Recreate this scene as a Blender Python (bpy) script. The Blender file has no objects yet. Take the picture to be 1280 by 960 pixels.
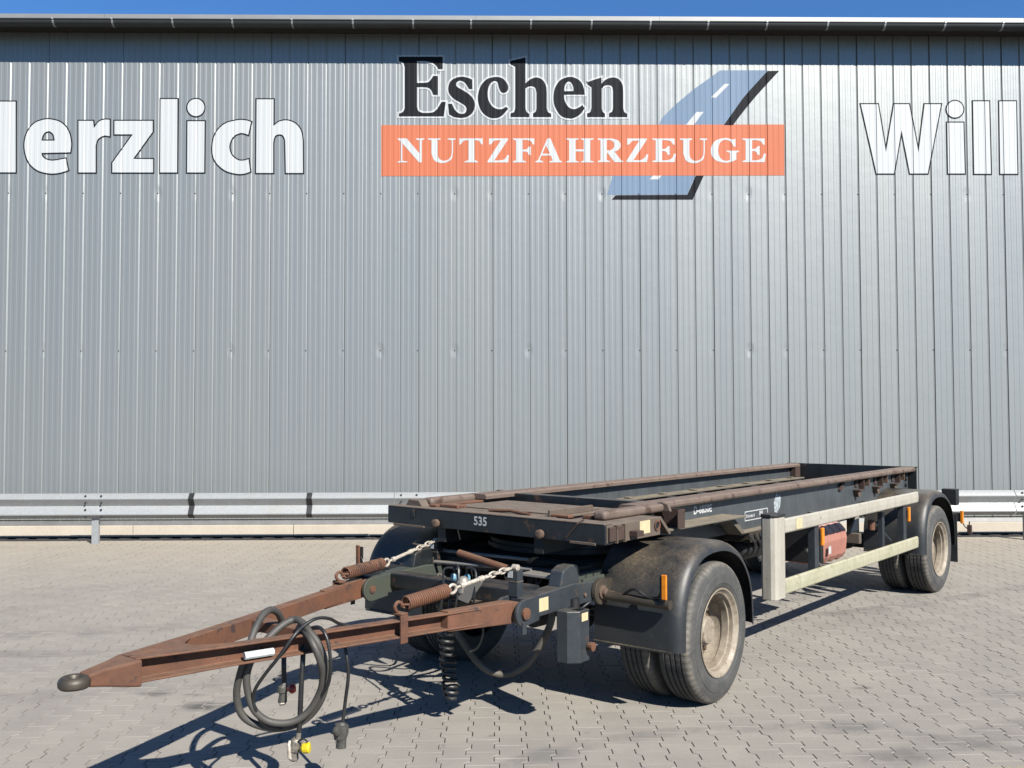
import bpy, bmesh, math, random
from mathutils import Vector, Matrix, Quaternion
R = math.radians
random.seed(7)
S = bpy.context.scene
COL = S.collection

# ------------------------------------------------------------------ camera
FPX, CAMH, PITCH, ROLL = 1150.0, 1.96, R(2.0), R(0.13)
cam_d = bpy.data.cameras.new('camera')
cam = bpy.data.objects.new('camera', cam_d)
COL.objects.link(cam)
cam_d.sensor_width = 36.0
cam_d.lens = 36.0 * FPX / 1280.0
cam_d.clip_end = 2000
fw = Vector((0, math.cos(PITCH), math.sin(PITCH)))
up0 = Vector((0, -math.sin(PITCH), math.cos(PITCH)))
r0 = Vector((1, 0, 0))
CR = r0 * math.cos(ROLL) - up0 * math.sin(ROLL)
CU = up0 * math.cos(ROLL) + r0 * math.sin(ROLL)
CP = Vector((0, 0, CAMH))
cam.matrix_world = Matrix(((CR.x, CU.x, -fw.x, CP.x), (CR.y, CU.y, -fw.y, CP.y), (CR.z, CU.z, -fw.z, CP.z), (0, 0, 0, 1)))
S.camera = cam

# ------------------------------------------------------------------ sky, sun, exposure
SUN = Vector((0.69, -1.02, 1.0))                 # direction towards the sun
SUN_EL = math.atan2(SUN.z, math.hypot(SUN.x, SUN.y))
SUN_AZ = math.atan2(SUN.x, SUN.y)
world = bpy.data.worlds.new('World')
S.world = world
world.use_nodes = True
wn_ = world.node_tree
for n in list(wn_.nodes):
    wn_.nodes.remove(n)
sky = wn_.nodes.new('ShaderNodeTexSky')
sky.sky_type = 'NISHITA'
sky.sun_disc = False
sky.sun_elevation = SUN_EL
sky.sun_rotation = SUN_AZ
sky.air_density = 1.0
sky.dust_density = 0.0
sky.ozone_density = 9.0
bg = wn_.nodes.new('ShaderNodeBackground')
bg.inputs['Strength'].default_value = 0.05
wo = wn_.nodes.new('ShaderNodeOutputWorld')
wb = wn_.nodes.new('ShaderNodeMix')          # cool white balance of the whole sky
wb.data_type = 'RGBA'
wb.blend_type = 'MULTIPLY'
wb.inputs[0].default_value = 1.0
wb.inputs[7].default_value = (0.80, 1.08, 1.24, 1)
wn_.links.new(sky.outputs[0], wb.inputs[6])
wn_.links.new(wb.outputs[2], bg.inputs['Color'])
wn_.links.new(bg.outputs[0], wo.inputs['Surface'])
sun_d = bpy.data.lights.new('sun', 'SUN')
sun_d.energy = 5.0
sun_d.angle = R(0.5)
sun_d.color = (1.0, 0.96, 0.885)
sun = bpy.data.objects.new('sun', sun_d)
sun.rotation_mode = 'QUATERNION'
sun.rotation_quaternion = (-SUN).to_track_quat('-Z', 'Y')
sun.location = (6, -10, 12)
COL.objects.link(sun)
vs = S.view_settings
vs.view_transform = 'Standard'
vs.look = 'None'
vs.exposure = 1.3
vs.gamma = 1.0
vs.use_curve_mapping = False

# ------------------------------------------------------------------ material helpers
ALB = 0.54                                   # exposure is +1, so all albedos are scaled to real-world values
class NT:
    def __init__(s, name):
        s.m = bpy.data.materials.new(name)
        s.m.use_nodes = True
        s.t = s.m.node_tree
        s.b = s.t.nodes['Principled BSDF']
        s.geo = None
    def n(s, typ, **kw):
        o = s.t.nodes.new(typ)
        for k, v in kw.items():
            setattr(o, k, v)
        return o
    def l(s, a, b):
        s.t.links.new(a, b)
    def coord(s, out='Object', scale=(1, 1, 1)):
        tc = s.n('ShaderNodeTexCoord')
        mp = s.n('ShaderNodeMapping')
        mp.inputs['Scale'].default_value = scale
        s.l(tc.outputs[out], mp.inputs[0])
        return mp.outputs[0]
    def wpos(s):
        if not s.geo:
            s.geo = s.n('ShaderNodeNewGeometry')
        return s.geo.outputs['Position']
    def noise(s, vec, scale, detail=4, rough=.55, dist=0):
        o = s.n('ShaderNodeTexNoise')
        o.inputs['Scale'].default_value = scale
        o.inputs['Detail'].default_value = detail
        o.inputs['Roughness'].default_value = rough
        o.inputs['Distortion'].default_value = dist
        s.l(vec, o.inputs['Vector'])
        return o.outputs['Fac']
    def mp(s, v, a, b, c=0, d=1, smooth=False):
        o = s.n('ShaderNodeMapRange')
        if smooth: o.interpolation_type = 'SMOOTHSTEP'
        s.l(v, o.inputs[0])
        for i, q in enumerate((a, b, c, d)):
            o.inputs[i + 1].default_value = q
        return o.outputs[0]
    def math(s, op, a, b=None, clamp=False):
        o = s.n('ShaderNodeMath', operation=op, use_clamp=clamp)
        for i, q in enumerate((a, b)):
            if q is None: continue
            if isinstance(q, (int, float)): o.inputs[i].default_value = q
            else: s.l(q, o.inputs[i])
        return o.outputs[0]
    def mix(s, fac, a, b, mode='MIX'):
        o = s.n('ShaderNodeMix', data_type='RGBA', blend_type=mode)
        for i, q in ((0, fac), (6, a), (7, b)):
            if isinstance(q, (int, float)): o.inputs[i].default_value = q
            elif isinstance(q, (tuple, list)): o.inputs[i].default_value = (*q[:3], 1)
            else: s.l(q, o.inputs[i])
        return o.outputs[2]
    def bump(s, h, strength=.3, dist=.01):
        o = s.n('ShaderNodeBump')
        o.inputs['Strength'].default_value = strength
        o.inputs['Distance'].default_value = dist
        s.l(h, o.inputs['Height'])
        s.l(o.outputs[0], s.b.inputs['Normal'])
    def set(s, col=None, rough=.5, metal=0, spec=None):
        if isinstance(col, (tuple, list)): col = tuple(q * ALB for q in col[:3])
        elif col is not None: col = s.mix(1.0, col, (ALB, ALB, ALB), 'MULTIPLY')
        for key, v in (('Base Color', col), ('Roughness', rough), ('Metallic', metal)):
            if v is None: continue
            if isinstance(v, (int, float)): s.b.inputs[key].default_value = v
            elif isinstance(v, (tuple, list)): s.b.inputs[key].default_value = (*v[:3], 1)
            else: s.l(v, s.b.inputs[key])
        if spec is not None: s.b.inputs['Specular IOR Level'].default_value = spec
        return s.m
    def up(s):
        if not s.geo: s.geo = s.n('ShaderNodeNewGeometry')
        x = s.n('ShaderNodeSeparateXYZ')
        s.l(s.geo.outputs['Normal'], x.inputs[0])
        return x.outputs[2]

def grimy(name, base, base2, rough=.5, metal=0, rust=None, rust_lo=.58, dust=None, dust_amt=.5, sc=1.0, bump=.25, streak=False, flake=1.0):
    """painted or bare metal with mottling, rust blooms, dust lying on level faces"""
    t = NT(name)
    p = t.coord('Object')
    n1 = t.noise(p, 5 * sc, 6, .6)
    col = t.mix(t.mp(n1, .3, .7), base, base2)
    if streak:
        n3 = t.noise(t.coord('Object', (14, 14, .8)), 2.2 * sc, 5, .6)
        col = t.mix(t.mp(n3, .45, .75, 0, .6), col, tuple(q * .55 for q in base))
    fine = t.noise(p, 60 * sc, 4, .65)
    col = t.mix(t.mp(fine, .25, .8, 0, .35), col, tuple(q * .6 for q in base2))
    rg = t.mp(n1, .3, .7, max(.05, rough - .08), min(1, rough + .1))
    if rust:
        r1 = t.noise(p, 7 * sc, 8, .68, .3)
        rf = t.mp(r1, rust_lo, rust_lo + .08)
        rc = t.mix(t.mp(fine, .3, .7), rust, tuple(q * .45 for q in rust))
        col = t.mix(rf, col, rc)
        rg = t.math('MAXIMUM', rg, t.math('MULTIPLY', rf, .85))
    if dust:
        d1 = t.noise(p, 9 * sc, 7, .7)
        up = t.mp(t.up(), .25, .95)
        df = t.math('MULTIPLY', t.math('MULTIPLY', up, t.mp(d1, .3, .62)), dust_amt)
        col = t.mix(df, col, dust)
        rg = t.math('MAXIMUM', rg, t.math('MULTIPLY', df, .9))
    hh = t.math('ADD', t.math('MULTIPLY', fine, .5 * flake), n1)
    t.bump(hh, bump, .006)
    return t.set(col, rg, metal)

M = {}
M['paint'] = grimy('dark_paint', (.010, .013, .016), (.020, .024, .027), .42, 0, (.12, .062, .034), .60, (.17, .135, .10), .42, streak=True)
M['paint_clean'] = grimy('slate_paint', (.066, .076, .084), (.090, .100, .106), .4, 0, (.11, .06, .035), .69, (.16, .13, .10), .4, streak=True)
M['blue'] = grimy('blue_grey_paint', (.022, .030, .038), (.044, .051, .057), .45, 0, (.13, .07, .04), .60, (.19, .16, .12), .5)
M['olive'] = grimy('mossy_paint', (.075, .082, .050), (.045, .055, .050), .6, 0, (.12, .07, .04), .62)
M['black'] = grimy('black_chassis', (.004, .0042, .005), (.008, .008, .0085), .6, 0, (.045, .025, .015), .66)
M['rust'] = grimy('rusty_steel', (.205, .076, .031), (.105, .043, .023), .8, 0, (.060, .032, .024), .575, (.245, .155, .095), .5, sc=1.4, bump=.5)
M['rust_dark'] = grimy('dark_rust', (.066, .032, .020), (.042, .022, .016), .85, 0, (.12, .06, .034), .57, sc=1.6, bump=.5)
M['deck'] = grimy('worn_deck_steel', (.150, .112, .082), (.110, .080, .058), .75, 0, (.14, .058, .032), .56, (.235, .185, .14), .75, sc=1.2, bump=.45)
M['railtop'] = grimy('worn_rail_top', (.225, .165, .130), (.155, .108, .082), .62, .1, (.10, .052, .032), .54, (.25, .18, .14), .6, sc=1.2)
M['ledge'] = grimy('dusty_ledge', (.165, .14, .10), (.115, .10, .076), .75, 0, (.14, .07, .04), .62, (.36, .30, .21), .8)
M['grease'] = grimy('greasy_steel', (.060, .050, .040), (.105, .085, .062), .5, .4, (.10, .06, .035), .6)
M['steel'] = grimy('bare_steel', (.40, .38, .35), (.28, .26, .24), .45, .6, (.15, .08, .05), .62)
M['zinc'] = grimy('dirty_zinc', (.42, .39, .34), (.30, .28, .25), .5, .3, (.15, .08, .05), .63)
M['nut'] = grimy('rusty_nut', (.20, .14, .10), (.13, .08, .055), .75, .2, (.11, .045, .025), .55, sc=3)
M['rim'] = grimy('cream_rim', (.46, .40, .31), (.25, .195, .14), .55, .05, (.17, .10, .06), .60, sc=4)
M['disc'] = grimy('rusty_wheel_disc', (.165, .112, .072), (.10, .066, .042), .75, 0, (.30, .245, .18), .58, sc=3)
M['cream'] = grimy('weathered_alloy', (.67, .625, .53), (.52, .475, .39), .5, .2, (.36, .31, .20), .62, streak=True, sc=1.2)
M['mossy'] = grimy('algae_alloy', (.62, .58, .43), (.46, .44, .28), .6, .15, (.26, .245, .12), .59, streak=True, sc=1.2)
M['cap'] = grimy('black_cap', (.012, .012, .013), (.02, .02, .021), .55)
M['hose'] = grimy('grey_hose', (.050, .047, .042), (.085, .078, .068), .62, sc=2)
M['cable'] = grimy('black_cable', (.010, .010, .011), (.02, .02, .02), .45, sc=2)
M['sheath'] = grimy('dusty_sheath', (.15, .13, .10), (.09, .08, .065), .7, 0, (.03, .028, .025), .62, sc=2)
M['redplastic'] = grimy('faded_red_plastic', (.50, .22, .16), (.40, .165, .12), .6, 0, (.52, .34, .27), .60, (.70, .46, .42), .9)
M['conn'] = grimy('dirty_coupling', (.36, .32, .26), (.12, .11, .10), .55, .3, (.05, .045, .04), .55, sc=6)
M['conn_dark'] = grimy('dark_coupling', (.045, .045, .042), (.09, .085, .07), .6, 0, (.20, .18, .14), .63, sc=6)

def flat(name, col, rough=.5, metal=0, sc=30, var=.15):
    t = NT(name)
    n = t.noise(t.coord('Object'), sc, 4, .6)
    c = t.mix(t.mp(n, .3, .7), col, tuple(q * (1 - var * 2) for q in col))
    return t.set(c, rough, metal)
M['amber'] = flat('amber_reflector', (.95, .30, .015), .25)
M['yellow_label'] = flat('yellow_label', (.70, .60, .36), .5, 0, 25, .1)
M['yellow'] = flat('yellow_cap', (.90, .68, .02), .4)
M['red'] = flat('red_cap', (.42, .02, .015), .4)
M['white_paint'] = flat('white_marking', (.75, .76, .76), .5, 0, 60, .25)
M['chain'] = flat('dusty_chain', (.66, .58, .48), .5, .2, 60, .22)
M['sticker'] = flat('torn_sticker', (.62, .68, .72), .45, 0, 40, .4)

# tyres
t = NT('tyre_rubber')
p = t.coord('Object')
n1 = t.noise(p, 7, 6, .65)
n2 = t.noise(p, 45, 4, .6)
c = t.mix(t.mp(n1, .38, .66), (.052, .052, .051), (.088, .085, .078))
c = t.mix(t.mp(n2, .5, .8, 0, .25), c, (.115, .104, .088))
xs = t.n('ShaderNodeSeparateXYZ')
t.l(p, xs.inputs[0])
rr = t.math('SQRT', t.math('ADD', t.math('POWER', xs.outputs[1], 2), t.math('POWER', xs.outputs[2], 2)))
sh = t.mp(t.math('ADD', rr, t.math('MULTIPLY', n1, .05)), .462, .490)
shd = t.math('MULTIPLY', sh, t.mp(xs.outputs[0], -.09, -.03))
c = t.mix(t.math('MULTIPLY', shd, t.mp(n1, .35, .62, .15, .8)), c, (.25, .22, .18))
an = t.math('ARCTAN2', xs.outputs[2], xs.outputs[1])
wv = t.math('MULTIPLY', t.mp(t.math('SINE', t.math('MULTIPLY', an, 64)), -.25, .25), t.mp(rr, .440, .452))
lt = t.math('MULTIPLY', t.mp(t.math('SINE', t.math('MULTIPLY', an, 41)), .1, .5), t.math('MULTIPLY', t.mp(rr, .352, .356), t.mp(rr, .376, .380, 1, 0)))
lt = t.math('MULTIPLY', lt, t.mp(t.math('SINE', t.math('MULTIPLY', an, 3)), -.1, .1))
c = t.mix(t.math('MULTIPLY', t.math('SUBTRACT', 1, wv), t.mp(rr, .440, .452, 0, .28)), c, (.04, .039, .036))
t.bump(t.math('ADD', t.math('ADD', n2, t.math('MULTIPLY', n1, .6)), t.math('ADD', t.math('MULTIPLY', wv, .8), lt)), .4, .007)
M['tyre'] = t.set(c, .75)

# plastic mudguard with sandy dust on its crown
t = NT('mudguard_plastic')
p = t.coord('Object')
n1 = t.noise(p, 4, 6, .6)
n2 = t.noise(p, 70, 5, .75)
c = t.mix(t.mp(n1, .3, .7), (.014, .0165, .019), (.023, .026, .028))
du = t.math('MULTIPLY', t.mp(t.up(), .18, .75), t.math('MULTIPLY', t.mp(n2, .30, .75), t.mp(n1, .32, .66)))
c = t.mix(t.math('MULTIPLY', du, .9), c, (.27, .20, .12))
mud = t.noise(p, 11, 7, .72)
c = t.mix(t.mp(mud, .55, .75, 0, .4), c, (.11, .092, .07))
c = t.mix(t.mp(n2, .55, .85, 0, .25), c, (.070, .064, .056))
t.bump(n2, .15, .004)
M['fender'] = t.set(c, t.mp(n1, .3, .7, .42, .6))

# metallic cladding
MODX = 1.2272 / 4
def cladding(name, base, metal, rough, spec=None, vary=False):
    t = NT(name)
    p = t.wpos()
    mp = t.n('ShaderNodeMapping')
    mp.inputs['Scale'].default_value = (1.6, 1.6, .12)
    t.l(p, mp.inputs[0])
    n1 = t.noise(mp.outputs[0], 1.2, 4, .5)
    n2 = t.noise(p, 3, 3, .5)
    c = t.mix(t.mp(n1, .3, .7), base, tuple(q * .93 for q in base))
    if vary:
        oi = t.n('ShaderNodeObjectInfo')
        c = t.mix(t.mp(oi.outputs['Random'], 0, 1, 0, .5), c, (base[0] * .90, base[1] * .93, base[2] * .99))
    st = t.n('ShaderNodeMapping')
    st.inputs['Scale'].default_value = (9, 9, .25)
    t.l(p, st.inputs[0])
    n3 = t.noise(st.outputs[0], 1.5, 5, .6)
    c = t.mix(t.mp(n3, .5, .85, 0, .22), c, tuple(q * .78 for q in base))
    hgt = n2
    if vary:
        pc = t.coord('Object')
        for dx, dz, a_ in ((MODX * 2 - .022, 5.66, .9), (MODX * 4 - .022, 5.66, .45), (MODX * 2 - .022, 3.047, 1.0), (MODX * 4 - .022, 3.047, .5)):
            mpn = t.n('ShaderNodeMapping')
            mpn.inputs['Location'].default_value = (-dx, 0, -dz * .55)
            mpn.inputs['Scale'].default_value = (1, 0, .55)
            t.l(pc, mpn.inputs[0])
            ln = t.n('ShaderNodeVectorMath', operation='LENGTH')
            t.l(mpn.outputs[0], ln.inputs[0])
            dn = t.math('MULTIPLY', t.mp(ln.outputs['Value'], 0, .085, 1, 0, True), t.mp(t.math('FRACT', t.math('MULTIPLY', oi.outputs['Random'], 7.3 + dx * 11 + dz * 3.7)), .15, 1, 0, a_))
            hgt = t.math('SUBTRACT', hgt, t.math('MULTIPLY', dn, 4.0))
        t.bump(hgt, .22, .012)
    else:
        t.bump(n2, .10, .02)
    return t.set(c, t.mp(n1, .3, .7, rough - .03, rough + .05), metal, spec)
M['clad'] = cladding('silver_cladding', (.368, .384, .374), .45, .40, None, True)
M['letter_white'] = cladding('white_vinyl', (.585, .605, .615), 0, .5, .3)
M['letter_black'] = cladding('black_vinyl', (.009, .010, .014), 0, .6, .12)
M['orange'] = cladding('orange_vinyl', (.60, .170, .082), 0, .6, .25)
M['road_blue'] = cladding('pale_blue_vinyl', (.175, .255, .37), 0, .6, .25)
M['gutter'] = flat('gutter_grey', (.055, .058, .058), .45, .3, 4, .08)
M['flash'] = flat('roof_trim_metal', (.36, .36, .35), .45, .3, 3, .06)
M['soffit'] = flat('soffit_brown', (.045, .036, .030), .8, 0, 6, .1)
M['joint'] = flat('panel_gap', (.06, .065, .07), .8)
M['plinth'] = grimy('plinth_concrete', (.66, .585, .48), (.58, .51, .42), .9, 0, (.36, .30, .23), .68, sc=.6, bump=.3)
M['baseflash'] = flat('base_flashing', (.30, .30, .30), .5, .4, 6, .12)
t = NT('galvanised')
p = t.coord('Object')
v = t.n('ShaderNodeTexVoronoi')
v.inputs['Scale'].default_value = 45
t.l(p, v.inputs['Vector'])
n1 = t.noise(p, 3, 5, .6)
st = t.noise(t.coord('Object', (6, 1, 1)), 2.5, 5, .65)
c = t.mix(t.mp(v.outputs['Distance'], 0, .6), (.52, .535, .54), (.42, .435, .44))
c = t.mix(t.mp(n1, .45, .75, 0, .6), c, (.33, .33, .31))
c = t.mix(t.mp(st, .55, .8, 0, .5), c, (.46, .42, .35))
M['galv'] = t.set(c, t.mp(n1, .3, .7, .45, .62), .35)

# ------------------------------------------------------------------ mesh helpers
class G:
    def __init__(s):
        s.v = []
        s.f = []
    def add(s, vs, fs):
        o = len(s.v)
        s.v += [tuple(q) for q in vs]
        s.f += [tuple(i + o for i in f) for f in fs]
        return s
    def box(s, x0, x1, y0, y1, z0, z1, m=None):
        vs = [Vector((x, y, z)) for z in (z0, z1) for y in (y0, y1) for x in (x0, x1)]
        if m: vs = [m @ q for q in vs]
        return s.add(vs, [(0, 2, 3, 1), (4, 5, 7, 6), (0, 1, 5, 4), (1, 3, 7, 5), (3, 2, 6, 7), (2, 0, 4, 6)])
    def prism(s, poly, fn, d0, d1):
        """poly: list of 2D points; fn(u, v, d) -> 3D"""
        n = len(poly)
        vs = [fn(u, v, d) for d in (d0, d1) for u, v in poly]
        fs = [tuple(range(n))[::-1], tuple(range(n, 2 * n))]
        fs += [(i, (i + 1) % n, n + (i + 1) % n, n + i) for i in range(n)]
        return s.add(vs, fs)
    def tube(s, path, r, n=10, closed=False, caps=True):
        P = [Vector(q) for q in path]
        k = len(P)
        rs = r if isinstance(r, (list, tuple)) else [r] * k
        T = []
        for i in range(k):
            a = P[(i - 1) % k] if (closed or i > 0) else P[i]
            b = P[(i + 1) % k] if (closed or i < k - 1) else P[i]
            T.append((b - a).normalized())
        ref = Vector((0, 0, 1)) if abs(T[0].z) < .9 else Vector((1, 0, 0))
        N = (ref - T[0] * ref.dot(T[0])).normalized()
        vs = []
        for i in range(k):
            if i:
                q = T[i - 1].rotation_difference(T[i])
                N = q @ N
                N = (N - T[i] * N.dot(T[i])).normalized()
            Bn = T[i].cross(N)
            for j in range(n):
                a = 2 * math.pi * j / n
                vs.append(P[i] + (N * math.cos(a) + Bn * math.sin(a)) * rs[i])
        fs = []
        for i in range(k if closed else k - 1):
            for j in range(n):
                a, b = i * n + j, i * n + (j + 1) % n
                c, d = ((i + 1) % k) * n + (j + 1) % n, ((i + 1) % k) * n + j
                fs.append((a, b, c, d))
        if caps and not closed:
            fs.append(tuple(range(n))[::-1])
            fs.append(tuple((k - 1) * n + j for j in range(n)))
        return s.add(vs, fs)
    def lathe(s, prof, n=48, axis='X', c=(0, 0, 0), closed=False):
        """prof: (axial, radius)"""
        k = len(prof)
        vs = []
        for x, r in prof:
            for j in range(n):
                a = 2 * math.pi * j / n
                ca, sa = math.cos(a) * r, math.sin(a) * r
                q = {'X': (x, ca, sa), 'Y': (ca, x, -sa), 'Z': (ca, sa, x)}[axis]
                vs.append(Vector(q) + Vector(c))
        fs = []
        for i in range(k if closed else k - 1):
            i2 = (i + 1) % k
            for j in range(n):
                fs.append((i * n + j, i * n + (j + 1) % n, i2 * n + (j + 1) % n, i2 * n + j))
        if not closed:
            fs.append(tuple(range(n))[::-1])
            fs.append(tuple((k - 1) * n + j for j in range(n)))
        return s.add(vs, fs)
    def mesh(s, name):
        me = bpy.data.meshes.new(name)
        me.from_pydata(s.v, [], s.f)
        me.validate()
        bm = bmesh.new()
        bm.from_mesh(me)
        bmesh.ops.recalc_face_normals(bm, faces=bm.faces)
        bm.to_mesh(me)
        bm.free()
        return me
    def build(s, name, mat, parent=None, smooth=False, bevel=0, rotz=0, loc=None, ang=.7):
        me = s.mesh(name)
        me.materials.append(M[mat] if isinstance(mat, str) else mat)
        if smooth:
            me.shade_smooth()
            me.set_sharp_from_angle(angle=ang)
        o = bpy.data.objects.new(name, me)
        COL.objects.link(o)
        if parent: o.parent = parent
        if loc: o.location = loc
        o.rotation_euler.z = rotz
        if bevel:
            b = o.modifiers.new('bevel', 'BEVEL')
            b.width = bevel
            b.segments = 2
            b.limit_method = 'ANGLE'
            b.angle_limit = R(40)
        return o

def smooth_path(pts, sub=6, closed=False):
    P = [Vector(q) for q in pts]
    n = len(P)
    out = []
    rng = range(n if closed else n - 1)
    for i in rng:
        p1, p2 = P[i], P[(i + 1) % n]
        p0 = P[(i - 1) % n] if (closed or i > 0) else p1 * 2 - p2
        p3 = P[(i + 2) % n] if (closed or i < n - 2) else p2 * 2 - p1
        for k in range(sub):
            u = k / sub
            out.append(.5 * ((2 * p1) + (p2 - p0) * u + (2 * p0 - 5 * p1 + 4 * p2 - p3) * u * u + (3 * p1 - p0 - 3 * p2 + p3) * u ** 3))
    if not closed: out.append(P[-1])
    return out

def empty(name, loc, rz=0, parent=None):
    o = bpy.data.objects.new(name, None)
    o.location = loc
    o.rotation_euler.z = rz
    o.empty_display_size = .2
    COL.objects.link(o)
    if parent: o.parent = parent
    return o

def tag(o, label=None, cat=None, group=None, kind=None):
    for k, v in (('label', label), ('category', cat), ('group', group), ('kind', kind)):
        if v: o[k] = v
    return o

def pix_ray(x, y):
    return fw + CR * ((x - 640) / FPX) - CU * ((y - 480) / FPX)

# ------------------------------------------------------------------ wall frame: x along the wall, y into it, z up
WY = R(0.9)
W0 = Vector((0, 15.2, 0))
WX = Vector((math.cos(WY), math.sin(WY), 0))
WN = Vector((-math.sin(WY), math.cos(WY), 0))
def wall_xz(px, py, off=0):
    d = pix_ray(px, py)
    k = (W0 + WN * off - CP).dot(WN) / d.dot(WN)
    p = CP + d * k - W0
    return p.dot(WX), p.z

# ================================================================== GROUND
SL, CW, NT_ = .205, .165, .0155
def stone_outline(g=.0026, ge=.0013):
    hw, hl = CW / 2, SL / 2
    w, n = hw + NT_ - g, hw - NT_ - g
    c = NT_ * .8
    r = [(w, -hl + ge), (w, -hl / 2 - c), (n, -hl / 2 + c), (n, hl / 2 - c), (w, hl / 2 + c), (w, hl - ge)]
    return r + [(-x, y) for x, y in reversed(r)]
SO = stone_outline()
def inset(poly, d):
    out = []
    n = len(poly)
    for i in range(n):
        p0, p1, p2 = Vector(poly[i - 1]), Vector(poly[i]), Vector(poly[(i + 1) % n])
        e1, e2 = (p1 - p0).normalized(), (p2 - p1).normalized()
        n1, n2 = Vector((-e1.y, e1.x)), Vector((-e2.y, e2.x))
        b = (n1 + n2)
        b = b / max(.35, b.dot(n1))
        out.append(p1 + b * d)
    return out
SI = inset(SO, .0023)
NS = len(SO)
def stone_verts(cx, cy, dz, tx, ty):
    vs = []
    for q, z in ((SI, 0), (SO, -.0016), (SO, -.026)):
        for p in q:
            vs.append((cx + p[0], cy + p[1], dz + z + p[0] * tx + p[1] * ty))
    return vs
SF = [tuple(range(NS))]
for k in (0, 1):
    SF += [(k * NS + (i + 1) % NS, k * NS + i, (k + 1) * NS + i, (k + 1) * NS + (i + 1) % NS) for i in range(NS)]

def paving_material():
    t = NT('paving_concrete')
    p = t.wpos()
    oi = t.n('ShaderNodeObjectInfo')
    at = t.n('ShaderNodeAttribute', attribute_name='tone')
    rnd = t.math('FRACT', t.math('ADD', t.math('MULTIPLY', oi.outputs['Random'], 1), at.outputs['Fac']))
    big = t.noise(p, .35, 5, .6)
    mid = t.noise(p, 1.7, 6, .62)
    fine = t.noise(p, 160, 3, .7)
    spk = t.noise(p, 45, 5, .7)
    c = t.mix(t.mp(big, .35, .65), (.435, .395, .338), (.375, .348, .308))
    c = t.mix(t.mp(mid, .42, .72, 0, .7), c, (.28, .262, .238))
    c = t.mix(t.mp(rnd, 0, 1, 0, .42), c, (.285, .262, .236))
    c = t.mix(t.mp(fine, .35, .75, 0, .45), c, (.25, .23, .20))
    c = t.mix(t.mp(spk, .62, .75, 0, .40), c, (.19, .17, .15))
    drip = t.noise(p, 5.5, 3, .5)
    c = t.mix(t.mp(drip, .70, .76, 0, .5), c, (.17, .155, .138))
    blot = t.noise(p, .9, 6, .68, .6)
    c = t.mix(t.mp(blot, .56, .70, 0, .45), c, (.235, .215, .19))
    c = t.mix(t.mp(spk, .2, .38, .3, 0), c, (.48, .445, .40))
    # sand washed up along the wall
    xyz = t.n('ShaderNodeSeparateXYZ')
    t.l(p, xyz.inputs[0])
    sand = t.math('MULTIPLY', t.mp(t.math('ADD', xyz.outputs[1], t.math('MULTIPLY', mid, 4)), 12.6, 17.0), .7)
    c = t.mix(sand, c, (.455, .388, .30))
    # oil and wet stains, scuffs: (x, y, rx, ry, strength, colour)
    for sx, sy, rx, ry, k, cc in STAINS:
        vm = t.n('ShaderNodeMapping', vector_type='TEXTURE')
        vm.inputs['Location'].default_value = (sx, sy, 0)
        vm.inputs['Scale'].default_value = (rx, ry, 1)
        t.l(p, vm.inputs[0])
        ln = t.n('ShaderNodeVectorMath', operation='LENGTH')
        t.l(vm.outputs[0], ln.inputs[0])
        f = t.mp(t.math('ADD', ln.outputs['Value'], t.math('MULTIPLY', t.noise(p, 9, 5, .65), 1.5)), 1.05, 1.75, k, 0)
        c = t.mix(f, c, cc)
    # tyre tracks: wide faint arcs
    for cx, cy, rad, wd, k in TRACKS:
        vs_ = t.n('ShaderNodeVectorMath', operation='DISTANCE')
        t.l(p, vs_.inputs[0])
        vs_.inputs[1].default_value = (cx, cy, 0)
        d = t.math('ABSOLUTE', t.math('SUBTRACT', vs_.outputs['Value'], rad))
        f = t.math('MULTIPLY', t.mp(d, wd * .4, wd, 1, 0, True), t.mp(t.noise(p, 2.3, 6, .7), .38, .65, 0, k))
        c = t.mix(f, c, (.17, .158, .148))
    # remains of a yellow line
    d = t.math('ABSOLUTE', t.math('SUBTRACT', xyz.outputs[1], t.math('ADD', 5.07, t.math('MULTIPLY', t.math('SUBTRACT', xyz.outputs[0], 2.0), .10))))
    f = t.math('MULTIPLY', t.mp(d, .02, .075, 1, 0), t.mp(t.noise(p, 14, 5, .7), .45, .62, 0, .6))
    f = t.math('MULTIPLY', f, t.mp(xyz.outputs[0], 1.25, 1.7))
    c = t.mix(f, c, (.52, .42, .17))
    t.bump(t.math('ADD', fine, t.math('MULTIPLY', spk, .8)), .45, .004)
    return t.set(c, .9, 0, .25)
def gp(px, py):
    d = pix_ray(px, py)
    k = -CP.z / d.z
    return CP + d * k
STAINS = []
for px, py, rx, ry, k, cc in ((252, 883, .20, .13, .85, (.10, .095, .088)), (196, 867, .16, .09, .7, (.13, .12, .11)), (243, 869, .12, .05, .45, (.13, .12, .11)), (1062, 908, .36, .16, .55, (.15, .145, .14)),
                              (1078, 860, .10, .05, .5, (.12, .11, .10)), (690, 945, .22, .16, .5, (.16, .155, .15)), (110, 735, .7, .2, .22, (.22, .205, .185)), (1105, 945, .3, .12, .45, (.15, .14, .13)), (1262, 868, .3, .12, .35, (.17, .16, .15)), (640, 872, .09, .03, .5, (.12, .11, .10))):
    q = gp(px, py)
    STAINS.append((q.x, q.y, rx, ry, k, cc))
TRACKS = [(-4, 26, 18.3, .16, .65), (-7, 21, 12.9, .22, .5), (-7, 21, 14.9, .2, .45), (9, -6, 13.2, .18, .6), (9, -6, 11.1, .2, .5), (1.6, 3.4, 2.45, .11, .6), (14, 16, 8.9, .2, .45)]
M['paving'] = paving_material()
t = NT('dirty_paver_edge')
p = t.wpos()
M['edge'] = t.set(t.mix(t.mp(t.noise(p, 1.6, 5, .65), .40, .62), (.36, .33, .29), (.21, .19, .165)), .95)
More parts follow.
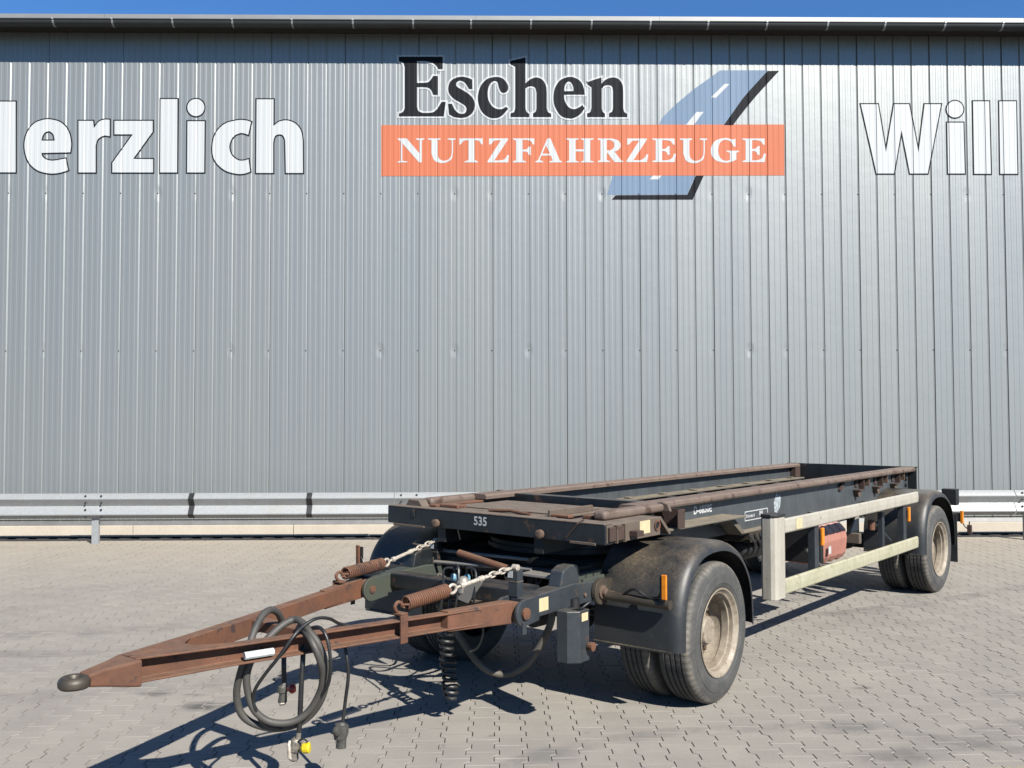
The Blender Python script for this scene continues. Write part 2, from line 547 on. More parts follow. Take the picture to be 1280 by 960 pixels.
SMI = [0] + [1] * (NS * 2)

t = NT('joint_sand')
p = t.wpos()
n1 = t.noise(p, 40, 4, .6)
n2 = t.noise(p, .5, 5, .6)
c = t.mix(t.mp(n1, .3, .7), (.11, .098, .082), (.16, .142, .118))
M['sand'] = t.set(c, .95)
gm = G()
N_ = 12
gm.add([(-90, -70, -.018), (90, -70, -.018), (90, 60, -.018), (-90, 60, -.018)], [(0, 1, 2, 3)])
ground = gm.build('ground', 'sand')
tag(ground, 'sandy ground bed showing in the joints between the pavers', 'ground', kind='structure')

paving = empty('paving', W0, WY)
tag(paving, 'grey interlocking concrete paving stones of the yard', 'paving', kind='structure')
stones = []
nx = int(14 / CW)
ny = int(13.2 / SL)
for i in range(-nx, nx + 1):
    for j in range(0, ny + 1):
        cx = i * CW
        cy = -.12 - SL / 2 - j * SL - (SL / 2 if i % 2 else 0)
        wp = W0 + WX * cx + WN * cy
        if abs(wp.x) > .60 * wp.y + 2.0: continue
        stones.append((cx, cy, wp))
def in_view(wp):
    d = wp - CP
    z = d.dot(fw)
    x = 640 + FPX * d.dot(CR) / z
    y = 480 - FPX * d.dot(CU) / z
    return -12 < x < 1292 and y < 968, z
vis = []
for s in stones:
    ok, z = in_view(s[2])
    if ok: vis.append((z, s))
vis.sort(key=lambda q: q[0])
single = {(s[0], s[1]) for z, s in vis[:300]}
variants = []
for k in range(6):
    rs = random.Random(k)
    me = bpy.data.meshes.new('paving_stone')
    vv = stone_verts(0, 0, rs.uniform(-.0012, .0012), rs.uniform(-.006, .006), rs.uniform(-.005, .005))
    me.from_pydata(vv, [], SF)
    me.materials.append(M['paving'])
    me.materials.append(M['edge'])
    me.polygons.foreach_set('material_index', SMI)
    variants.append(me)
allv, allf, tone = [], [], []
for cx, cy, wp in stones:
    if (cx, cy) in single:
        o = bpy.data.objects.new('paving_stone', random.choice(variants))
        o.location = (cx, cy, 0)
        o.parent = paving
        COL.objects.link(o)
    else:
        b0 = len(allv)
        allv += stone_verts(cx, cy, random.uniform(-.0012, .0012), random.uniform(-.006, .006), random.uniform(-.005, .005))
        allf += [tuple(q + b0 for q in f) for f in SF]
        tone += [random.random()] * (NS * 3)
me = bpy.data.meshes.new('paving_stones')
me.from_pydata(allv, [], allf)
me.materials.append(M['paving'])
me.materials.append(M['edge'])
me.polygons.foreach_set('material_index', SMI * (len(allf) // len(SMI)))
a = me.attributes.new('tone', 'FLOAT', 'POINT')
a.data.foreach_set('value', tone)
o = bpy.data.objects.new('paving_stones', me)
o.parent = paving
COL.objects.link(o)
o['kind'] = 'stuff'

# ================================================================== BUILDING
hall = empty('warehouse', W0, WY)
tag(hall, 'long industrial hall clad in silver ribbed metal panels with painted lettering', 'warehouse')
PITCHX, X0W = 1.2272, -7.6742
MOD = PITCHX / 4
def wall_profile():
    """one module between two grooves: (x, depth); depth positive = recessed"""
    pts = [(0.000, .013), (.0045, .0)]
    n = 6
    a, b = .0045, MOD - .026
    w = (b - a) / n
    for i in range(n):
        x = a + i * w
        if i % 2 == 0:
            pts += [(x + .002, .0), (x + w - .007, .0)]
        else:
            pts += [(x + .002, .0021), (x + w - .003, .0021)]
    pts += [(b, .0), (MOD - .003, .013)]
    return pts
PROF = wall_profile()
def prof_depth(x):
    u = (x - X0W) % MOD
    pr = PROF + [(MOD, .013)]
    for (x0, d0), (x1, d1) in zip(pr, pr[1:]):
        if x0 <= u <= x1:
            return d0 + (d1 - d0) * (u - x0) / max(1e-9, x1 - x0)
    return 0
ZB, ZT = .285, 8.35
def panel_mesh():
    g = G()
    pts = []
    for k in range(4):
        for x, d in PROF:
            pts.append((x + k * MOD, d))
    pts.append((4 * MOD, .013))
    pts = pts[1:-1]
    pts = [(.0015, .045), (.0015, .010)] + [q for q in pts if .004 < q[0] < PITCHX - .007] + [(PITCHX - .006, .012), (PITCHX - .006, .045)]
    zs = [ZB, ZT]
    n = len(pts)
    g.add([(x, d, z) for z in zs for x, d in pts], [(i, i + 1, n + i + 1, n + i) for i in range(n - 1)])
    return g
pg = panel_mesh()
pme = pg.mesh('wall_panel')
pme.materials.append(M['clad'])
sg = G()
sg.lathe([(-.006, .004), (-.006, .007), (-.002, .011), (0, .011)], 8, 'Y')
sme = sg.mesh('screw')
sme.materials.append(M['gutter'])
for k in range(-4, 20):
    o = bpy.data.objects.new('wall_panel', pme)
    o.location = (X0W + k * PITCHX, 0, 0)
    o.parent = hall
    COL.objects.link(o)
    if 0 <= k + 1 <= 15:
        for zz in (5.66, 3.047):
            for xx in (MOD * 2 - .022, PITCHX - .022):
                q = bpy.data.objects.new('screw', sme)
                q.location = (xx, .0, zz)
                q.parent = o
                COL.objects.link(q)
XL, XR = X0W - 4 * PITCHX, X0W + 20 * PITCHX
G().box(XL, XR, .032, .16, .02, 8.37).build('backing_wall', 'joint', hall)
# gable returns and roof
G().box(XL, XL + .1, .165, 14, 0, 8.3).box(XR - .1, XR, .165, 14, 0, 8.3).box(XL, XR, 14.005, 14.1, 0, 9.6).build('end_walls', 'clad', hall)
rg = G()
rg.add([(XL - .2, -.34, 8.415), (XR + .2, -.34, 8.415), (XR + .2, 14.3, 9.73), (XL - .2, 14.3, 9.73), (XL - .2, -.34, 8.375), (XR + .2, -.34, 8.375), (XR + .2, 14.3, 9.67), (XL - .2, 14.3, 9.67)],
       [(0, 1, 2, 3), (7, 6, 5, 4), (0, 4, 5, 1), (1, 5, 6, 2), (2, 6, 7, 3), (3, 7, 4, 0)])
rg.build('roof', 'flash', hall)
G().box(XL - .2, XR + .2, -.325, .035, 8.352, 8.372).build('soffit', 'soffit', hall)
# roof edge trim in lengths
x = XL
while x < XR:
    x2 = min(x + 3.0, XR)
    g = G()
    g.prism([(-.43, 8.392), (-.426, 8.392), (-.426, 8.473), (-.32, 8.485), (-.32, 8.49), (-.43, 8.478)], lambda u, v, d: (d, u, v), x, x2 - .004)
    g.build('roof_trim', 'flash', hall)
    x = x2
# half-round gutter
def gutter_profile():
    c = (-.405, 8.365)
    ro, ri = .088, .084
    pts = [(c[0] + ro * math.cos(a), c[1] + ro * math.sin(a)) for a in [math.pi + math.pi * k / 14 for k in range(15)]]
    pts += [(c[0] + ri * math.cos(a), c[1] + ri * math.sin(a)) for a in [2 * math.pi - math.pi * k / 14 for k in range(15)]]
    return pts
g = G()
g.prism(gutter_profile(), lambda u, v, d: (d, u, v - .075 * 0), XL, XR)
g.tube([(XL, -.495, 8.370), (XR, -.495, 8.370)], .011, 8)
gut = g.build('gutter', 'gutter', hall, smooth=True)
bx = wall_xz(60, 28, -.62)[0]
br = G()
arc = [(-.405 + .093 * math.cos(a), 8.365 + .093 * math.sin(a)) for a in [math.pi * 1.0 + math.pi * k / 10 for k in range(11)]]
arc2 = [(-.405 + .0885 * math.cos(a), 8.365 + .0885 * math.sin(a)) for a in [math.pi * 2 - math.pi * k / 10 for k in range(11)]]
br.prism(arc + arc2, lambda u, v, d: (d, u, v), -.014, .014)
br.box(-.014, .014, -.51, -.482, 8.360, 8.392)
bme = br.mesh('gutter_bracket')
bme.materials.append(M['galv'])
k = -8
while bx + k * .965 < XR:
    xx = bx + k * .965 + random.uniform(-.02, .02)
    if xx > XL:
        o = bpy.data.objects.new('gutter_bracket', bme)
        o.location = (xx, 0, 0)
        o.parent = gut
        COL.objects.link(o)
    k += 1
# base flashing and concrete plinth blocks
g = G()
g.prism([(.03, .272), (-.045, .262), (-.06, .20), (-.055, .20), (-.04, .255), (.03, .265)], lambda u, v, d: (d, u, v), XL, XR)
g.build('base_flashing', 'baseflash', hall)
x = XL + .2
pj = wall_xz(165, 665, -.1)[0]
x = pj - 6 * 2.6
while x < XR:
    G().box(x + .004, x + 2.596, -.075, .035, .012, .197).build('plinth_block', 'plinth', hall, bevel=.008)
    x += 2.6

# ---- lettering, traced as outlines and laid onto the ribs
def contour(pts, conv):
    """pts: (x, y) sharp or (x, y, 1) smooth, in the zoomed tracing frame; conv -> wall (x, z)"""
    P = [Vector(conv(q[0], q[1])) for q in pts]
    s = [len(q) > 2 for q in pts]
    n = len(P)
    out = []
    for i in range(n):
        a, b = P[i], P[(i + 1) % n]
        sa, sb = s[i], s[(i + 1) % n]
        if not sa and not sb:
            out.append(a)
            continue
        ta = (b - P[i - 1]) * .5 if sa else (b - a)
        tb = (P[(i + 2) % n] - a) * .5 if sb else (b - a)
        ta = ta.normalized() * min(ta.length, (b - a).length * 1.2)
        tb = tb.normalized() * min(tb.length, (b - a).length * 1.2)
        for k in range(5):
            u = k / 5
            out.append(a * (2 * u ** 3 - 3 * u * u + 1) + ta * (u ** 3 - 2 * u * u + u) + b * (-2 * u ** 3 + 3 * u * u) + tb * (u ** 3 - u * u))
    return out
def fill_mesh(name, contours, mat, off, grow=0):
    cu = bpy.data.curves.new(name, 'CURVE')
    cu.dimensions = '2D'
    cu.fill_mode = 'BOTH'
    for c in contours:
        sp = cu.splines.new('POLY')
        sp.points.add(len(c) - 1)
        for q, v in zip(sp.points, c):
            q.co = (v[0], v[1], 0, 1)
        sp.use_cyclic_u = True
    if grow: cu.offset = grow
    ob = bpy.data.objects.new(name, cu)
    COL.objects.link(ob)
    dg = bpy.context.evaluated_depsgraph_get()
    me = bpy.data.meshes.new_from_object(ob.evaluated_get(dg))
    bpy.data.objects.remove(ob)
    bm = bmesh.new()
    bm.from_mesh(me)
    bmesh.ops.remove_doubles(bm, verts=bm.verts, dist=1e-5)
    xs_ = [v.co.x for v in bm.verts]
    a, b = min(xs_), max(xs_)
    k = math.floor((a - X0W) / MOD)
    while X0W + k * MOD < b:
        for x, d in PROF:
            xx = X0W + k * MOD + x
            if a < xx < b:
                bmesh.ops.bisect_plane(bm, geom=bm.verts[:] + bm.edges[:] + bm.faces[:], plane_co=(xx, 0, 0), plane_no=(1, 0, 0), dist=1e-5)
        k += 1
    cx = (a + b) / 2
    for v in bm.verts:
        x, z = v.co.x, v.co.y
        v.co = (x - cx, min(prof_depth(x), .012) - off, z)
    bmesh.ops.recalc_face_normals(bm, faces=bm.faces)
    if bm.faces and sum(f.normal.y for f in bm.faces) > 0:
        bmesh.ops.reverse_faces(bm, faces=bm.faces)
    bm.to_mesh(me)
    bm.free()
    me.materials.clear()
    me.materials.append(M[mat])
    o = bpy.data.objects.new(name, me)
    COL.objects.link(o)
    o.location = (cx, 0, 0)
    return o
def conv(ox, oy, sc):
    return lambda x, y: wall_xz(ox + x / sc, oy + y / sc)
def glyph(name, contours, cv, mat, off, line=None, grow=0, label=None, gl=None):
    cs = [contour(c, cv) for c in contours]
    o = fill_mesh(name, cs, mat, off, gl or 0)
    o.parent = hall
    if label: o['label'] = label
    if line:
        q = fill_mesh('letter_outline', cs, line, off - .0022, grow)
        q.parent = o
        q.location = (q.location.x - o.location.x, 0, 0)
    return o
def circ(cx, cy, r):
    return [(cx + r * math.cos(k * math.pi / 12), cy + r * math.sin(k * math.pi / 12), 1) for k in range(24)]
s = 1
GE = [[(148, 88), (587, 88), (587, 213), (545, 213), (522, 178, s), (482, 150, s), (420, 135, s), (330, 132), (330, 350), (430, 346, s), (465, 322, s), (492, 280), (540, 280), (540, 470), (492, 470), (470, 420, s), (430, 396, s), (330, 392), (330, 590), (345, 630, s), (385, 648, s), (430, 650, s), (490, 643, s), (535, 605, s), (575, 540), (618, 540), (598, 685), (150, 685), (150, 655), (185, 643, s), (205, 610, s), (207, 570), (207, 190), (190, 148, s), (148, 132)]]
Gs = [[(882, 316), (884, 412), (850, 412), (835, 385, s), (810, 350, s), (775, 330, s), (745, 332, s), (722, 355, s), (728, 385, s), (775, 415, s), (840, 455, s), (890, 505, s), (910, 570, s), (890, 640, s), (840, 685, s), (775, 700, s), (700, 690, s), (652, 665), (640, 560), (680, 558), (700, 605, s), (735, 645, s), (775, 660, s), (810, 650, s), (826, 615, s), (812, 580, s), (760, 545, s), (700, 510, s), (655, 460, s), (643, 400, s), (665, 335, s), (715, 300, s), (775, 288, s), (830, 296, s)]]
Gc = [[(1135, 345, s), (1150, 400, s), (1170, 440, s), (1200, 450, s), (1230, 435, s), (1243, 395, s), (1225, 345, s), (1180, 302, s), (1110, 290, s), (1030, 312, s), (970, 375, s), (940, 470, s), (945, 560, s), (980, 640, s), (1040, 690, s), (1100, 703, s), (1170, 685, s), (1243, 610), (1222, 588), (1180, 610, s), (1130, 610, s), (1080, 580, s), (1045, 520, s), (1038, 440, s), (1055, 370, s), (1085, 338, s), (1110, 332, s)]]
Gh = [[(62, 130), (150, 110), (215, 95), (215, 355), (260, 315, s), (325, 295, s), (385, 320, s), (420, 380, s), (428, 450), (428, 600), (440, 640, s), (472, 658), (472, 692), (290, 692), (290, 655), (318, 635, s), (325, 600), (325, 450), (312, 400, s), (280, 385, s), (245, 387, s), (215, 405), (215, 600), (224, 637, s), (252, 658), (252, 692), (65, 692), (65, 655), (100, 640, s), (112, 600), (112, 190), (62, 162)]]
Ge = [[(808, 468), (600, 468), (605, 520, s), (640, 585, s), (690, 612, s), (740, 600, s), (783, 572), (808, 602), (760, 665, s), (700, 700, s), (650, 705, s), (570, 680, s), (510, 590, s), (495, 500, s), (510, 400, s), (560, 325, s), (630, 293, s), (690, 293, s), (755, 325, s), (795, 390, s)], [(602, 432), (604, 400, s), (615, 360, s), (645, 337, s), (675, 352, s), (692, 390, s), (695, 432)]]
Gn = [[(832, 345), (900, 318), (975, 295), (975, 355), (1020, 315, s), (1090, 295, s), (1150, 315, s), (1185, 370, s), (1192, 440), (1192, 600), (1203, 640, s), (1232, 658), (1232, 692), (1050, 692), (1050, 655), (1080, 635, s), (1090, 600), (1090, 430), (1080, 388, s), (1045, 372, s), (1005, 380, s), (978, 405), (978, 600), (987, 637, s), (1010, 658), (1010, 692), (830, 692), (830, 655), (862, 640, s), (875, 600), (875, 395), (832, 365)]]
c1, c2 = conv(480, 60, 8), conv(630, 60, 8)
for gl_, cv in ((GE, c1), (Gs, c1), (Gc, c1), (Gh, c2), (Ge, c2), (Gn, c2)):
    glyph('letter', gl_, cv, 'letter_black', .0075, 'letter_white', .030)
# orange band, road picture
pxc = conv(0, 0, 1)
glyph('banner', [[(476.5, 156.4), (980.5, 155.6), (980.5, 219.3), (476.5, 220.2)]], pxc, 'orange', .0035, label='orange banner behind the white serif letters')
c8, c4, c3 = conv(820, 80, 8), conv(720, 150, 4.741), conv(480, 150, 5.12)
glyph('road_picture', [[(25, 612), (60, 540), (200, 400), (380, 250), (550, 130), (640, 64), (1115, 62), (1105, 80), (880, 332), (685, 612)]], c8, 'road_blue', .0015)
glyph('road_edge', [[(1115, 70), (1232, 68), (1110, 200, s), (1000, 322, s), (870, 480, s), (770, 612), (678, 612), (780, 468, s), (880, 330, s), (1000, 195, s)]], c8, 'letter_black', .0045)
glyph('road_dash', [[(685, 200), (735, 200), (600, 338), (548, 335)]], c8, 'letter_white', .0045)
glyph('road_dash', [[(405, 480), (475, 480), (378, 610), (298, 610)]], c8, 'letter_white', .0055)
glyph('road_picture', [[(220, 322), (710, 322), (660, 441), (185, 443)]], c4, 'road_blue', .0015)
glyph('road_edge', [[(712, 326), (759, 326), (692, 472), (212, 472), (235, 446), (660, 443)]], c4, 'letter_black', .003)
glyph('road_dash', [[(460, 326), (508, 326), (490, 352), (435, 352)]], c4, 'letter_white', .003)
LN = [[(88, 118), (145, 118), (228, 215), (228, 130), (205, 126), (205, 118), (258, 118), (258, 126), (242, 130), (242, 272), (225, 272), (118, 150), (118, 262), (150, 265), (150, 272), (88, 272), (88, 265), (106, 262), (106, 135), (88, 126)]]
LU = [[(282, 118), (362, 118), (362, 126), (343, 130), (343, 215), (350, 243, s), (378, 261, s), (410, 254, s), (430, 230, s), (434, 200), (434, 130), (408, 126), (408, 118), (457, 118), (457, 126), (442, 130), (442, 205), (430, 253, s), (380, 276, s), (325, 262, s), (304, 215), (304, 130), (282, 126)]]
LT = [[(482, 118), (632, 118), (632, 158), (622, 156), (608, 134, s), (580, 130), (580, 255), (600, 266), (600, 272), (515, 272), (515, 266), (541, 256), (541, 130), (510, 134, s), (492, 156), (482, 158)]]
LZ = [[(672, 118), (795, 118), (795, 124), (705, 260), (755, 257, s), (778, 245, s), (788, 225), (800, 225), (795, 272), (662, 272), (662, 265), (748, 130), (705, 134, s), (685, 156), (672, 158)]]
LF = [[(825, 118), (962, 118), (962, 158), (952, 156), (940, 136, s), (915, 128), (887, 128), (887, 190), (910, 188, s), (928, 170), (940, 170), (940, 225), (928, 225), (915, 205, s), (887, 202), (887, 258), (908, 265), (908, 272), (825, 272), (825, 265), (845, 258), (845, 132), (825, 125)]]
LA = [[(1045, 118), (1065, 118), (1125, 258), (1138, 265), (1138, 272), (1058, 272), (1058, 265), (1080, 260), (1068, 228), (1008, 228), (996, 255), (1018, 265), (1018, 272), (968, 272), (968, 265), (985, 258)], [(1036, 162), (1013, 216), (1062, 216)]]
LH = [[(1165, 118), (1245, 118), (1245, 125), (1226, 130), (1226, 188), (1278, 188), (1278, 130), (1260, 125), (1260, 118), (1341, 118), (1341, 125), (1320, 130), (1320, 260), (1341, 266), (1341, 272), (1260, 272), (1260, 266), (1278, 260), (1278, 202), (1226, 202), (1226, 260), (1245, 266), (1245, 272), (1165, 272), (1165, 266), (1185, 260), (1185, 130), (1165, 125)]]
LR = [[(128, 110), (215, 110), (250, 122, s), (265, 148, s), (254, 175, s), (228, 188), (268, 240), (280, 244), (280, 250), (228, 250), (182, 190), (182, 238), (202, 244), (202, 250), (128, 250), (128, 244), (145, 238), (145, 122), (128, 116)], [(182, 119), (205, 120, s), (224, 135, s), (224, 162, s), (205, 179, s), (182, 180)]]
LZ2 = [[(303, 110), (420, 110), (420, 116), (340, 239), (385, 237, s), (408, 222, s), (416, 205), (428, 205), (420, 250), (298, 250), (298, 244), (375, 122), (335, 125, s), (315, 145), (303, 148)]]
LE = [[(452, 110), (585, 110), (585, 148), (575, 146), (562, 128, s), (540, 120), (510, 120), (510, 172), (530, 170, s), (545, 155), (555, 155), (555, 208), (545, 208), (532, 188, s), (510, 184), (510, 240), (545, 238, s), (570, 225, s), (580, 200), (592, 200), (585, 250), (452, 250), (452, 244), (472, 238), (472, 122), (452, 116)]]
LG = [[(945, 110), (945, 158), (935, 158), (915, 128, s), (885, 118, s), (855, 132, s), (842, 180, s), (855, 226, s), (885, 242, s), (912, 238), (912, 195), (892, 188), (892, 182), (965, 182), (965, 188), (950, 195), (950, 235), (920, 248, s), (880, 253, s), (830, 240, s), (802, 205, s), (801, 162, s), (828, 122, s), (880, 107, s), (915, 112, s), (932, 117)]]
sh = lambda L, dx, dy, k=1: [[((q[0] + dx) * k, (q[1] + dy) * k, *q[2:]) for q in c] for c in L]
for L, cv in ((LN, c3), (LU, c3), (LT, c3), (LZ, c3), (LF, c3), (LA, c3), (LH, c3), (LR, c4), (LZ2, c4), (LE, c4), (sh(sh(LU, -282, -118, 4.741 / 5.12), 615, 110), c4), (LG, c4), (sh(LE, 533, 0), c4)):
    glyph('letter', L, cv, 'letter_white', .006)
c5, c6, c7 = conv(0, 110, 6.4), conv(190, 110, 6.4), conv(1060, 110, 5.818)
KH = [[(-330, 110), (-185, 110), (-185, 330), (-20, 330), (-20, 110), (126, 110), (126, 675), (-20, 675), (-20, 450), (-185, 450), (-185, 675), (-330, 675)]]
Ke = [[(563, 515), (332, 520), (342, 550, s), (375, 574, s), (430, 582, s), (525, 565), (546, 658), (480, 678, s), (400, 684, s), (300, 658, s), (228, 588, s), (198, 480, s), (213, 370, s), (272, 287, s), (350, 255, s), (410, 253, s), (490, 278, s), (548, 345, s), (570, 440, s)], [(333, 422), (342, 385, s), (360, 358, s), (388, 346, s), (412, 355, s), (432, 380, s), (440, 422)]]
Kr = [[(630, 264), (746, 264), (752, 322), (790, 273, s), (830, 255, s), (878, 255), (878, 386), (830, 382, s), (783, 412, s), (766, 460), (766, 676), (630, 676)]]
Kz = [[(917, 264), (1223, 264), (1223, 350), (1066, 568), (1226, 570), (1226, 676), (900, 676), (900, 600), (1064, 371), (917, 371)]]
Kl = [[(70, 90), (204, 90), (200, 676), (66, 676)]]
Ki = [[(285, 267), (422, 267), (418, 676), (282, 676)], circ(352, 157, 68)]
Kc = [[(793, 272), (770, 375), (735, 363, s), (700, 363, s), (648, 393, s), (619, 465, s), (638, 537, s), (690, 578, s), (735, 581, s), (773, 571), (786, 670), (740, 685, s), (680, 687, s), (582, 658, s), (503, 580, s), (483, 480, s), (508, 367, s), (582, 288, s), (690, 258, s), (750, 260, s)]]
Kh = [[(838, 92), (973, 92), (972, 305), (1020, 270, s), (1085, 261, s), (1150, 288, s), (1193, 345, s), (1206, 420), (1208, 680), (1072, 680), (1067, 450), (1064, 410, s), (1045, 378, s), (1015, 372, s), (983, 388, s), (970, 440), (970, 680), (834, 680)]]
KW = [[(93, 119), (217, 119), (275, 470), (334, 119), (443, 119), (512, 470), (556, 119), (675, 119), (578, 622), (450, 622), (388, 305), (333, 622), (207, 622)]]
Ki2 = [[(720, 253), (838, 253), (848, 622), (727, 622)], circ(777, 155, 60)]
Kl2 = [[(908, 98), (1025, 98), (1038, 624), (917, 624)]]
Kl3 = [[(1099, 98), (1220, 98), (1230, 624), (1107, 624)]]
for L, cv in ((KH, c5), (Ke, c5), (Kr, c5), (Kz, c5), (Kl, c6), (Ki, c6), (Kc, c6), (Kh, c6), (KW, c7), (Ki2, c7), (Kl2, c7), (Kl3, c7)):
    glyph('letter', L, cv, 'letter_white', .0075, 'letter_black', .021)

# ================================================================== GUARDRAIL along the wall
gx0 = wall_xz(118, 678, -.84)[0]
rail = empty('guardrail', W0 + WN * -.84 + WX * gx0, WY)
tag(rail, 'galvanised double-wave guardrail on short posts in front of the wall', 'guardrail')
wp_ = [(0, .782), (-.012, .776), (-.06, .722), (-.075, .706), (-.075, .694), (-.060, .672), (-.016, .606), (-.006, .588), (-.016, .574), (-.062, .492), (-.075, .470), (-.075, .455), (-.062, .440), (-.012, .402), (0, .396)]
wb = [(y + .006, z) for y, z in reversed(wp_)]
SEG = 4.845
for k in range(-2, 5):
    g = G()
    x0 = k * SEG - .22
    lap = (k % 2) * .006
    g.prism(wp_ + wb, lambda u, v, d: (d, u - lap, v), x0, x0 + SEG + (.26 if k % 2 else -.012))
    bm_ = g.build('beam', 'galv', rail, smooth=True, ang=.5)
    for bxx in (-.12, .12):
        for zz, yy in ((.745, -.045), (.64, -.045), (.535, -.045), (.42, -.045)):
            q = G().lathe([(-.012, .009), (-.012, .015), (0, .017)], 8, 'Y').build('bolt', 'gutter', bm_, loc=(k * SEG + bxx, yy - .012, zz))
    pst = G()
    pst.prism([(-.052, .012), (.052, .012), (.052, .075), (.044, .075), (.044, .02), (-.044, .02), (-.044, .075), (-.052, .075)], lambda u, v, d: (u, v, d), -.01, .60)
    pst.build('post', 'galv', rail, loc=(k * SEG, 0, 0), bevel=.003)
for px in (241.5, 388):
    tx = wall_xz(px, 630, -.79)[0] - gx0
    g = G()
    fr = [(y - .009, z) for y, z in wp_]
    bk = [(y - .005, z) for y, z in reversed(wp_)]
    g.prism(fr + bk, lambda u, v, d: (d, u, v), tx - .045 + random.uniform(-.01, .01), tx + .045)
    g.build('black_tape', 'cap', rail, smooth=True, ang=.5)

# ================================================================== TRAILER  (local x = near side, y = rearwards, z up)
AZ = R(40.4)
TO = Vector((.4333, 7.1173, 0))
T = empty('drawbar_trailer', TO, -AZ)
tag(T, 'rusty dark two-axle container trailer with brown drawbar, parked on the paving', 'trailer')
DY = R(3.2)
def tb(g, name, mat, parent=None, **k):
    return g.build(name, mat, parent or T, **k)
def db(g, name, mat, parent=None, **k):
    if parent is None: k['rotz'] = DY
    return g.build(name, mat, parent or T, **k)

# ---- wheels
def tyre_mesh():
    w = .27
    half = [(-.028, .288), (-.016, .300), (-.006, .325), (-.004, .333), (-.001, .336), (.001, .375), (-.001, .398), (-.005, .402), (-.006, .418), (-.010, .426), (-.011, .431), (-.016, .442), (-.022, .456), (-.030, .466), (-.040, .4735), (-.050, .4765)]
    p = list(half)
    for gx in (-.078, -.117, -.153, -.192):
        p += [(gx + .007, .478), (gx + .005, .467), (gx - .005, .467), (gx - .007, .478)]
    p += [(-w - x, r) for x, r in reversed(half)]
    return G().lathe(p, 72, 'X', closed=False)
tm = tyre_mesh()
tm.f = tm.f[:-2]
tme = tm.mesh('tyre')
tme.materials.append(M['tyre'])
tme.shade_smooth()
tme.set_sharp_from_angle(angle=.6)
def rim_mesh():
    p = [(-.03, .286), (-.012, .298), (-.010, .302), (-.006, .300), (-.008, .290), (-.022, .278), (-.030, .272), (-.034, .262), (-.060, .258), (-.064, .247), (-.110, .243), (-.118, .249), (-.165, .247), (-.185, .238), (-.20, .236), (-.205, .250), (-.215, .255), (-.24, .268), (-.255, .296), (-.2, .27), (-.1, .262), (-.05, .28)]
    return G().lathe(p, 56, 'X', closed=True)
rme = rim_mesh().mesh('wheel')
rme.materials.append(M['rim'])
rme.shade_smooth()
rme.set_sharp_from_angle(angle=.6)
hub = G().lathe([(-.30, .10), (-.205, .125), (-.18, .128), (-.16, .122), (-.155, .105), (-.105, .095), (-.093, .085), (-.09, .0)], 32, 'X').mesh('hub')
hub.materials.append(M['rim'])
hub.shade_smooth()
hub.set_sharp_from_angle(angle=.5)
nut = G().lathe([(0, .019), (.016, .020), (.018, .014), (.042, .014), (.044, .009)], 6, 'X').mesh('wheel_nut')
nut.materials.append(M['nut'])
hole = G().lathe([(0, .022), (.004, .024), (.005, .018)], 14, 'X').mesh('hand_hole')
hole.materials.append(M['black'])
disc = G().lathe([(-.199, .240), (-.204, .20), (-.194, .165), (-.189, .14), (-.192, .12), (-.208, .12), (-.210, .240)], 48, 'X', closed=True).mesh('wheel_disc')
disc.materials.append(M['disc'])
disc.shade_smooth()
disc.set_sharp_from_angle(angle=.6)
def link(me, name, parent, loc=(0, 0, 0), rz=0):
    o = bpy.data.objects.new(name, me)
    o.parent = parent
    o.location = loc
    o.rotation_euler.z = rz
    COL.objects.link(o)
    return o
def wheel(x, y, rz):
    w = link(rme, 'wheel', T, (x, y, .474), rz)
    w.rotation_euler.x = 0
    link(tme, 'tyre', w)
    link(tme, 'tyre', w, (-.292, 0, 0))
    link(hub, 'hub', w)
    link(disc, 'wheel_disc', w)
    for k in range(10):
        a = 2 * math.pi * (k + .3) / 10
        link(nut, 'wheel_nut', w, (-.198, math.cos(a) * .165, math.sin(a) * .165))
    for k in range(8):
        a = 2 * math.pi * k / 8
        link(hole, 'hand_hole', w, (-.203, math.cos(a) * .215, math.sin(a) * .215))
    return w
c_, s_ = math.cos(DY), math.sin(DY)
rot = lambda x, y: (x * c_ - y * s_, x * s_ + y * c_)
x, y = rot(1.255, 0)
wheel(x, y, DY)
x, y = rot(-1.33, -.12)
wheel(x, y, DY + math.pi)
wheel(1.25, 5.2, 0)
wheel(-1.25, 5.2, math.pi)

